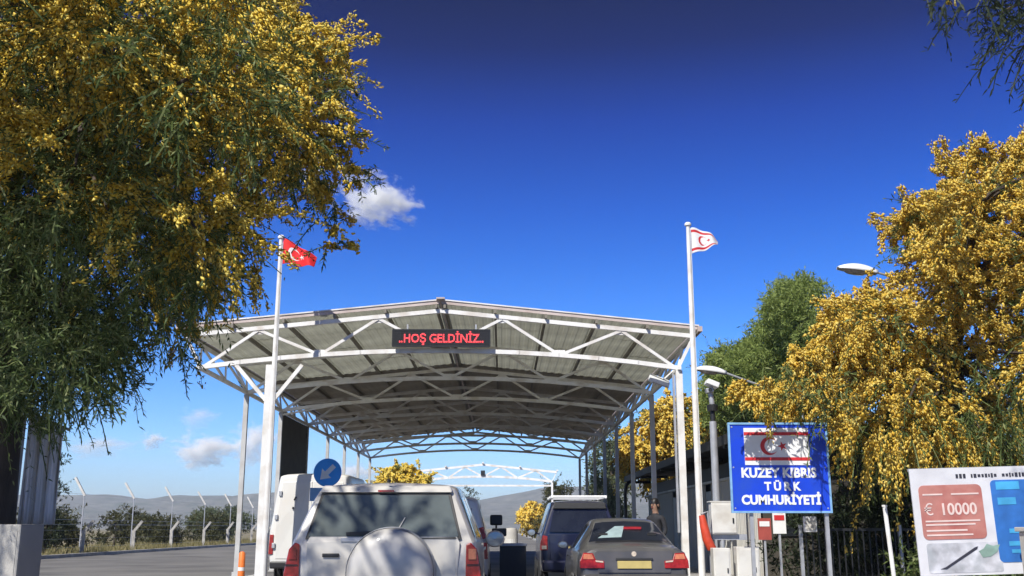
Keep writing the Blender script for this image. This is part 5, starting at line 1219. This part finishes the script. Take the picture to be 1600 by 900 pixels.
SIGN_BOUGH = [(4.25, 17.25, 3.62, .22), (4.55, 17.3, 3.48, .25), (4.8, 17.2, 3.72, .27), (5.05, 17.35, 3.42, .25), (5.3, 17.3, 3.62, .28), (5.55, 17.45, 3.35, .27), (5.75, 17.5, 3.75, .3), (5.85, 17.4, 3.15, .22), (4.6, 16.9, 3.95, .25), (4.95, 16.95, 4.1, .3)]
tree('mimosa_tree', 'large mimosa tree covered in golden hanging blossom behind the blue sign', 'tree', (8.9, 20.6, 0.12),
     [(8.9, 20.6, 0.12), (8.85, 20.5, 1.4), (8.8, 20.3, 2.8), (8.9, 20.1, 4.4), (9.2, 20.0, 6.0), (9.6, 19.9, 7.6)],
     RIGHT_CLUMPS + SIGN_BOUGH, 21, 'mimosa', 'blossom_old', r0=0.30, nl=60, k=80, leaves=15, length=0.50, leaf=0.14, width=0.028, droop=((3.0, 0.95), (6.5, 0.10)), flower=0.66, nfl=84, fr=0.0155, fj=2.4, inner=0.18, shoots=0.16,
     fl_fun=lambda p: np.clip(0.35 + (p[:, 2] - 2.2) / 3.4 - 0.55 * (p[:, 0] > 8.2) * (p[:, 2] < 4.6), 0.12, 1.35))
OV = [(a, b_, c_, r_ * 1.3) for a, b_, c_, r_ in OVERHANG] + [(rs.uniform(4.3, 8.5), rs.uniform(5.0, 9.0), rs.uniform(6.6, 8.6), rs.uniform(0.5, 0.8)) for _ in range(26)]
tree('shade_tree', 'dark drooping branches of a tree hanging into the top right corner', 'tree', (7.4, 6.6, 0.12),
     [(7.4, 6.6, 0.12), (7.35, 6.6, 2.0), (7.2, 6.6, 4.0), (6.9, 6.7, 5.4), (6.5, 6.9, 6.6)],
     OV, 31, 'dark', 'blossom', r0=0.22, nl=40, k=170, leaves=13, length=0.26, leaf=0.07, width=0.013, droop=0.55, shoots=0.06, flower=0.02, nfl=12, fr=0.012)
tree('pine_tree', 'tall round-topped green pine rising behind the yellow tree', 'tree', (11.8, 40, 0.1),
     [(11.8, 40, 0.1), (11.7, 40, 4), (11.75, 40, 7.5), (11.7, 40, 10.4)], PINE_A, 41, 'pine', None, r0=0.24, nl=16, k=230, leaves=14, length=0.34, leaf=0.20, width=0.045, droop=0.05, flower=0, spread=1.1)
tree('pine_tree', 'broad lower green pine behind the right end of the canopy', 'tree', (10.3, 44, 0.1),
     [(10.3, 44, 0.1), (10.2, 44, 3), (10.1, 44, 5.5), (10.2, 44, 8.0)], PINE_B + PINE_C, 42, 'pine', None, r0=0.24, nl=20, k=200, leaves=14, length=0.40, leaf=0.22, width=0.05, droop=0.1, flower=0, spread=1.1)
tree('mimosa_tree', 'golden mimosa tree behind the black kiosk roof, seen between the right columns', 'tree', (8.2, 46.5, 0.1),
     [(8.2, 46.5, 0.1), (8.1, 46.4, 2.2), (8.0, 46.2, 4.2), (8.0, 46, 6.0)], BACK_MIMOSA, 51, 'mimosa', 'blossom_old', r0=0.2, nl=20, k=90, leaves=13, length=0.6, leaf=0.18, width=0.05, droop=0.6, flower=0.85, nfl=40, fr=0.034)
tree('mimosa_bush', 'round yellow mimosa above the roof of the white off-road car', 'tree', (-6.8, 70, 0.0),
     [(-6.8, 70, 0), (-6.8, 70, 1.5), (-6.75, 70, 3.0), (-6.8, 70, 4.4)], MID_BUSH, 61, 'mimosa', 'blossom', r0=0.16, nl=12, k=85, leaves=12, length=0.6, leaf=0.22, width=0.07, droop=0.25, flower=0.92, nfl=40, fr=0.042)
tree('poplar_tree', 'pale grey-green tree seen between the far right canopy columns', 'tree', (6.1, 58, 0.1),
     [(6.1, 58, 0.1), (6.1, 58, 2), (6.1, 58, 4), (6.1, 58, 6.0)], POPLAR, 71, 'grey', None, r0=0.15, nl=16, k=90, leaves=13, length=0.5, leaf=0.20, width=0.07, droop=0.25, flower=0, spread=1.0)
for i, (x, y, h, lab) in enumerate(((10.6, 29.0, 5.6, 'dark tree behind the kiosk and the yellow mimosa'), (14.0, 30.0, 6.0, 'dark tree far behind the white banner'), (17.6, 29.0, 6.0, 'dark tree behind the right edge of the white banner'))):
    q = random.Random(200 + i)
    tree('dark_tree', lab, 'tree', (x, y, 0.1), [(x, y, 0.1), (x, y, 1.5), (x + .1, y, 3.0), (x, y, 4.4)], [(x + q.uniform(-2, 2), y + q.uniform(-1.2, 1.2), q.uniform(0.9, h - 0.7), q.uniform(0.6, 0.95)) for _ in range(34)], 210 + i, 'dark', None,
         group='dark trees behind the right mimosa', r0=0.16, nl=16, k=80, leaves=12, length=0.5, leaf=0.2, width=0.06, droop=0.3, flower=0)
def blob(cx, cy, z0_, z1_, rx, n, seed, rmin=0.25, rmax=0.6):
    q = random.Random(seed); o = []
    while len(o) < n:
        a, b_, c_ = q.uniform(-1, 1), q.uniform(-1, 1), q.uniform(0, 1)
        if a * a + b_ * b_ > 1 - 0.55 * c_ ** 2: continue
        o.append((cx + a * rx, cy + b_ * rx, z0_ + (z1_ - z0_) * c_ * 0.9 + 0.1, q.uniform(rmin, rmax)))
    return o
def bush(label, x, y, h, rx, seed, leafm, blossom=None, group=None, flower=0.0, name='bush', cat='bush', n=14, **kw):
    base = (x, y, 0.0 if x < 3.4 else 0.12)
    d = dict(k=90, leaves=12, length=0.35, leaf=0.14, width=0.045, droop=0.15, flower=flower, nfl=8, fr=0.06, spread=1.0, r0=0.07, nl=10); d.update(kw)
    return tree(name, label, cat, base, [base, (x, y, h * 0.25), (x + 0.03, y, h * 0.45), (x, y, h * 0.7)], blob(x, y, h * 0.12, h - 0.25, rx, n, seed, 0.22 * rx + 0.1, 0.42 * rx + 0.12), seed, leafm, blossom, group=group, **d)
bush('small green tree just right of the yellow mimosa in the distance', -2.9, 72, 4.3, 1.2, 81, 'scrub', name='small_tree', cat='tree')
bush('small golden mimosa beside the road far beyond the canopy', 3.9, 128, 4.9, 1.5, 82, 'mimosa', 'blossom_old', flower=0.8, name='mimosa_bush', fr=0.11, nfl=10, leaf=0.25, width=0.09, length=0.5)
bush('low green tree beyond the roof rack of the dark blue car', 5.2, 92, 5.4, 1.9, 83, 'scrub', name='small_tree', cat='tree', leaf=0.25, width=0.09, length=0.5)
bush('tall dark narrow shrub left of the concrete posts', -21.6, 50, 5.2, 0.75, 84, 'dark', name='cypress', cat='shrub', n=30, k=120)
scrub = [(-24.2, 66, 2.5, 0.9, 'scrub', 'compact bush behind the second concrete post'), (-22.6, 71, 1.9, 0.9, 'scrub', 'bush behind the third and fourth concrete posts'),
         (-23.6, 56, 2.1, 1.5, 'scrub', 'olive bush behind the first concrete post'),
         (-25.0, 76, 2.4, 1.6, 'scrub', 'dull green bush near the end of the concrete posts'), (-23.4, 84, 2.6, 1.7, 'scrub', 'pale scrub bush left of the grey canopy column'),
         (-24.5, 95, 3.0, 2.0, 'grey', 'greyish bush far along the fence line'), (-30, 88, 3.2, 2.2, 'scrub', 'broad bush set back in the dry field'), (-22.3, 47.5, 2.0, 1.1, 'scrub', 'olive bush at the foot of the dark narrow shrub'),
         (-13.5, 122, 3.6, 2.4, 'scrub', 'distant bush left of the white van'), (-31.0, 110, 3.4, 2.6, 'grey', 'grey bush far back in the dry field')]
for i, (x, y, h, rx, lm, lab) in enumerate(scrub):
    bush(lab, x, y, h, rx, 100 + i, lm, group='scrub bushes along the left fence', leaf=0.2, width=0.07)
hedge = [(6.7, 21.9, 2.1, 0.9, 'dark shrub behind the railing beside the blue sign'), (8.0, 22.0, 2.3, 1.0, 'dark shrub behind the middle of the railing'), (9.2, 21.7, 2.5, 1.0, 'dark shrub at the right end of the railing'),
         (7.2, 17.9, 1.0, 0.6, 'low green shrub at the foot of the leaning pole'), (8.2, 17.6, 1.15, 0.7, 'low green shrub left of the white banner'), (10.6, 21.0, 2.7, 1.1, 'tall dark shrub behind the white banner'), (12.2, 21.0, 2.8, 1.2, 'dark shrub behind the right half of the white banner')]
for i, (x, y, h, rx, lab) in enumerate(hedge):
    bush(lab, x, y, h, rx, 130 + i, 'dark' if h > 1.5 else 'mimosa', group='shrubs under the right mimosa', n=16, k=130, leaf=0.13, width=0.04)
# dry grass on the verge beyond the left kerb
rng = np.random.default_rng(3)
n = 9000
gx = -20.0 - rng.random(n) ** 1.5 * 8; gy = 42 + rng.random(n) * 60
g0 = np.stack([gx, gy, np.full(n, -0.02)], 1); dirs = rng.normal(size=(n, 2)) * 0.12
hh = rng.uniform(0.12, 0.5, n)
tip = g0 + np.stack([dirs[:, 0], dirs[:, 1], hh], 1); wv = np.stack([rng.uniform(0.02, 0.05, n), np.zeros(n), np.zeros(n)], 1)
gv = np.stack([g0 - wv, g0 + wv, tip], 1).reshape(-1, 3)
LEAF['grass'] = leaf_mat('dry_grass', [(0.12, 0.12, 0.04), (0.22, 0.19, 0.08), (0.30, 0.25, 0.12)])
go = bpy.data.objects.new('grass', mesh_np('grass', gv, np.arange(3 * n).reshape(-1, 3), LEAF['grass'])); col.objects.link(go)
tag(go, 'dry olive grass on the verge behind the left kerb', 'grass', kind='stuff')

# ------------------------------------------------------------------ clouds and haze
def cloud_mat(name, dens, amp, sc_):
    m = bpy.data.materials.new(name); m.use_nodes = True
    t = m.node_tree; t.nodes.clear(); n = t.nodes.new; l = t.links.new
    o = n('ShaderNodeOutputMaterial'); v = n('ShaderNodeVolumePrincipled')
    v.inputs['Color'].default_value = (1, 1, 1, 1); v.inputs['Anisotropy'].default_value = -0.25
    co = n('ShaderNodeTexCoord'); ln = n('ShaderNodeVectorMath'); ln.operation = 'LENGTH'
    l(co.outputs['Object'], ln.inputs[0])
    nz = n('ShaderNodeTexNoise'); nz.inputs['Scale'].default_value = sc_; nz.inputs['Detail'].default_value = 5; nz.inputs['Roughness'].default_value = 0.6
    l(co.outputs['Object'], nz.inputs['Vector'])
    a = n('ShaderNodeMath'); a.operation = 'MULTIPLY_ADD'; a.inputs[1].default_value = -1.0; a.inputs[2].default_value = 0.62; l(ln.outputs['Value'], a.inputs[0])
    b = n('ShaderNodeMath'); b.operation = 'MULTIPLY_ADD'; b.inputs[1].default_value = amp; b.inputs[2].default_value = -amp * 0.5; l(nz.outputs[0], b.inputs[0])
    c = n('ShaderNodeMath'); c.operation = 'ADD'; l(a.outputs[0], c.inputs[0]); l(b.outputs[0], c.inputs[1])
    d = n('ShaderNodeMath'); d.operation = 'MULTIPLY'; d.inputs[1].default_value = dens; d.use_clamp = False; l(c.outputs[0], d.inputs[0])
    e_ = n('ShaderNodeMath'); e_.operation = 'MAXIMUM'; e_.inputs[1].default_value = 0.0; l(d.outputs[0], e_.inputs[0])
    l(e_.outputs[0], v.inputs['Density']); l(v.outputs[0], o.inputs['Volume'])
    return m
CMT = cloud_mat('cloud_vapour', 0.045, 3.6, 2.6)
CMT3 = cloud_mat('low_cloud_vapour', 0.06, 3.2, 2.2)
CMT2 = cloud_mat('cloud_thin_vapour', 0.014, 2.6, 2.2)
ico = bpy.data.meshes.new('cloud'); bm = bmesh.new(); bmesh.ops.create_icosphere(bm, subdivisions=3, radius=1.0); bm.to_mesh(ico); bm.free()
def cloud(label, loc, dims, rot, m):
    me = ico.copy(); me.materials.append(m)
    o = bpy.data.objects.new('cloud', me); col.objects.link(o); o.location = loc; o.scale = dims; o.rotation_euler = rot
    return tag(o, label, 'cloud', 'white clouds in the blue sky')
cloud('small bright ragged cloud right of the left tree, above the canopy', (-681, 5200, 1701), (280, 168, 171), (0, 0.3, 0), CMT)
cloud('tiny wisp of cloud showing through the edge of the left tree', (-1034, 5200, 1858), (117, 70, 69), (0, 0, 0), CMT)
cloud('soft puffy cloud low above the hills left of the grey canopy column', (-1731, 6000, 441), (248, 149, 128), (0, 0, 0), CMT3)
cloud('faint small cloud above the soft puffy cloud at the left', (-1781, 6000, 630), (166, 100, 98), (0, 0, 0), CMT2)
cloud('white cloud low behind the left front column', (-1452, 6000, 482), (173, 104, 173), (0, 0, 0), CMT3)
cloud('thin pale cloud low beside the left tree', (-2353, 6000, 463), (286, 172, 90), (0, 0, 0), CMT2)
cloud('tiny white puff low between the thin cloud and the soft puffy cloud', (-2064, 6100, 504), (99, 60, 69), (0, 0, 0), CMT3)
cloud('small white puff seen low under the left canopy eave', (-915, 6200, 309), (194, 116, 101), (0, 0, 0), CMT3)
hm = bpy.data.materials.new('haze_air'); hm.use_nodes = True
t = hm.node_tree; t.nodes.clear()
o_ = t.nodes.new('ShaderNodeOutputMaterial'); v_ = t.nodes.new('ShaderNodeVolumePrincipled')
v_.inputs['Color'].default_value = (0.72, 0.85, 1.0, 1); v_.inputs['Density'].default_value = 0.00020; v_.inputs['Anisotropy'].default_value = 0.0
t.links.new(v_.outputs[0], o_.inputs['Volume'])
hz = MB().box((0, 1000, 64.5), (7400, 7400, 131)).build('haze', hm)
hz['kind'] = 'stuff'; hz['label'] = 'pale bluish haze lying over the land and the far hills'; hz['category'] = 'haze'
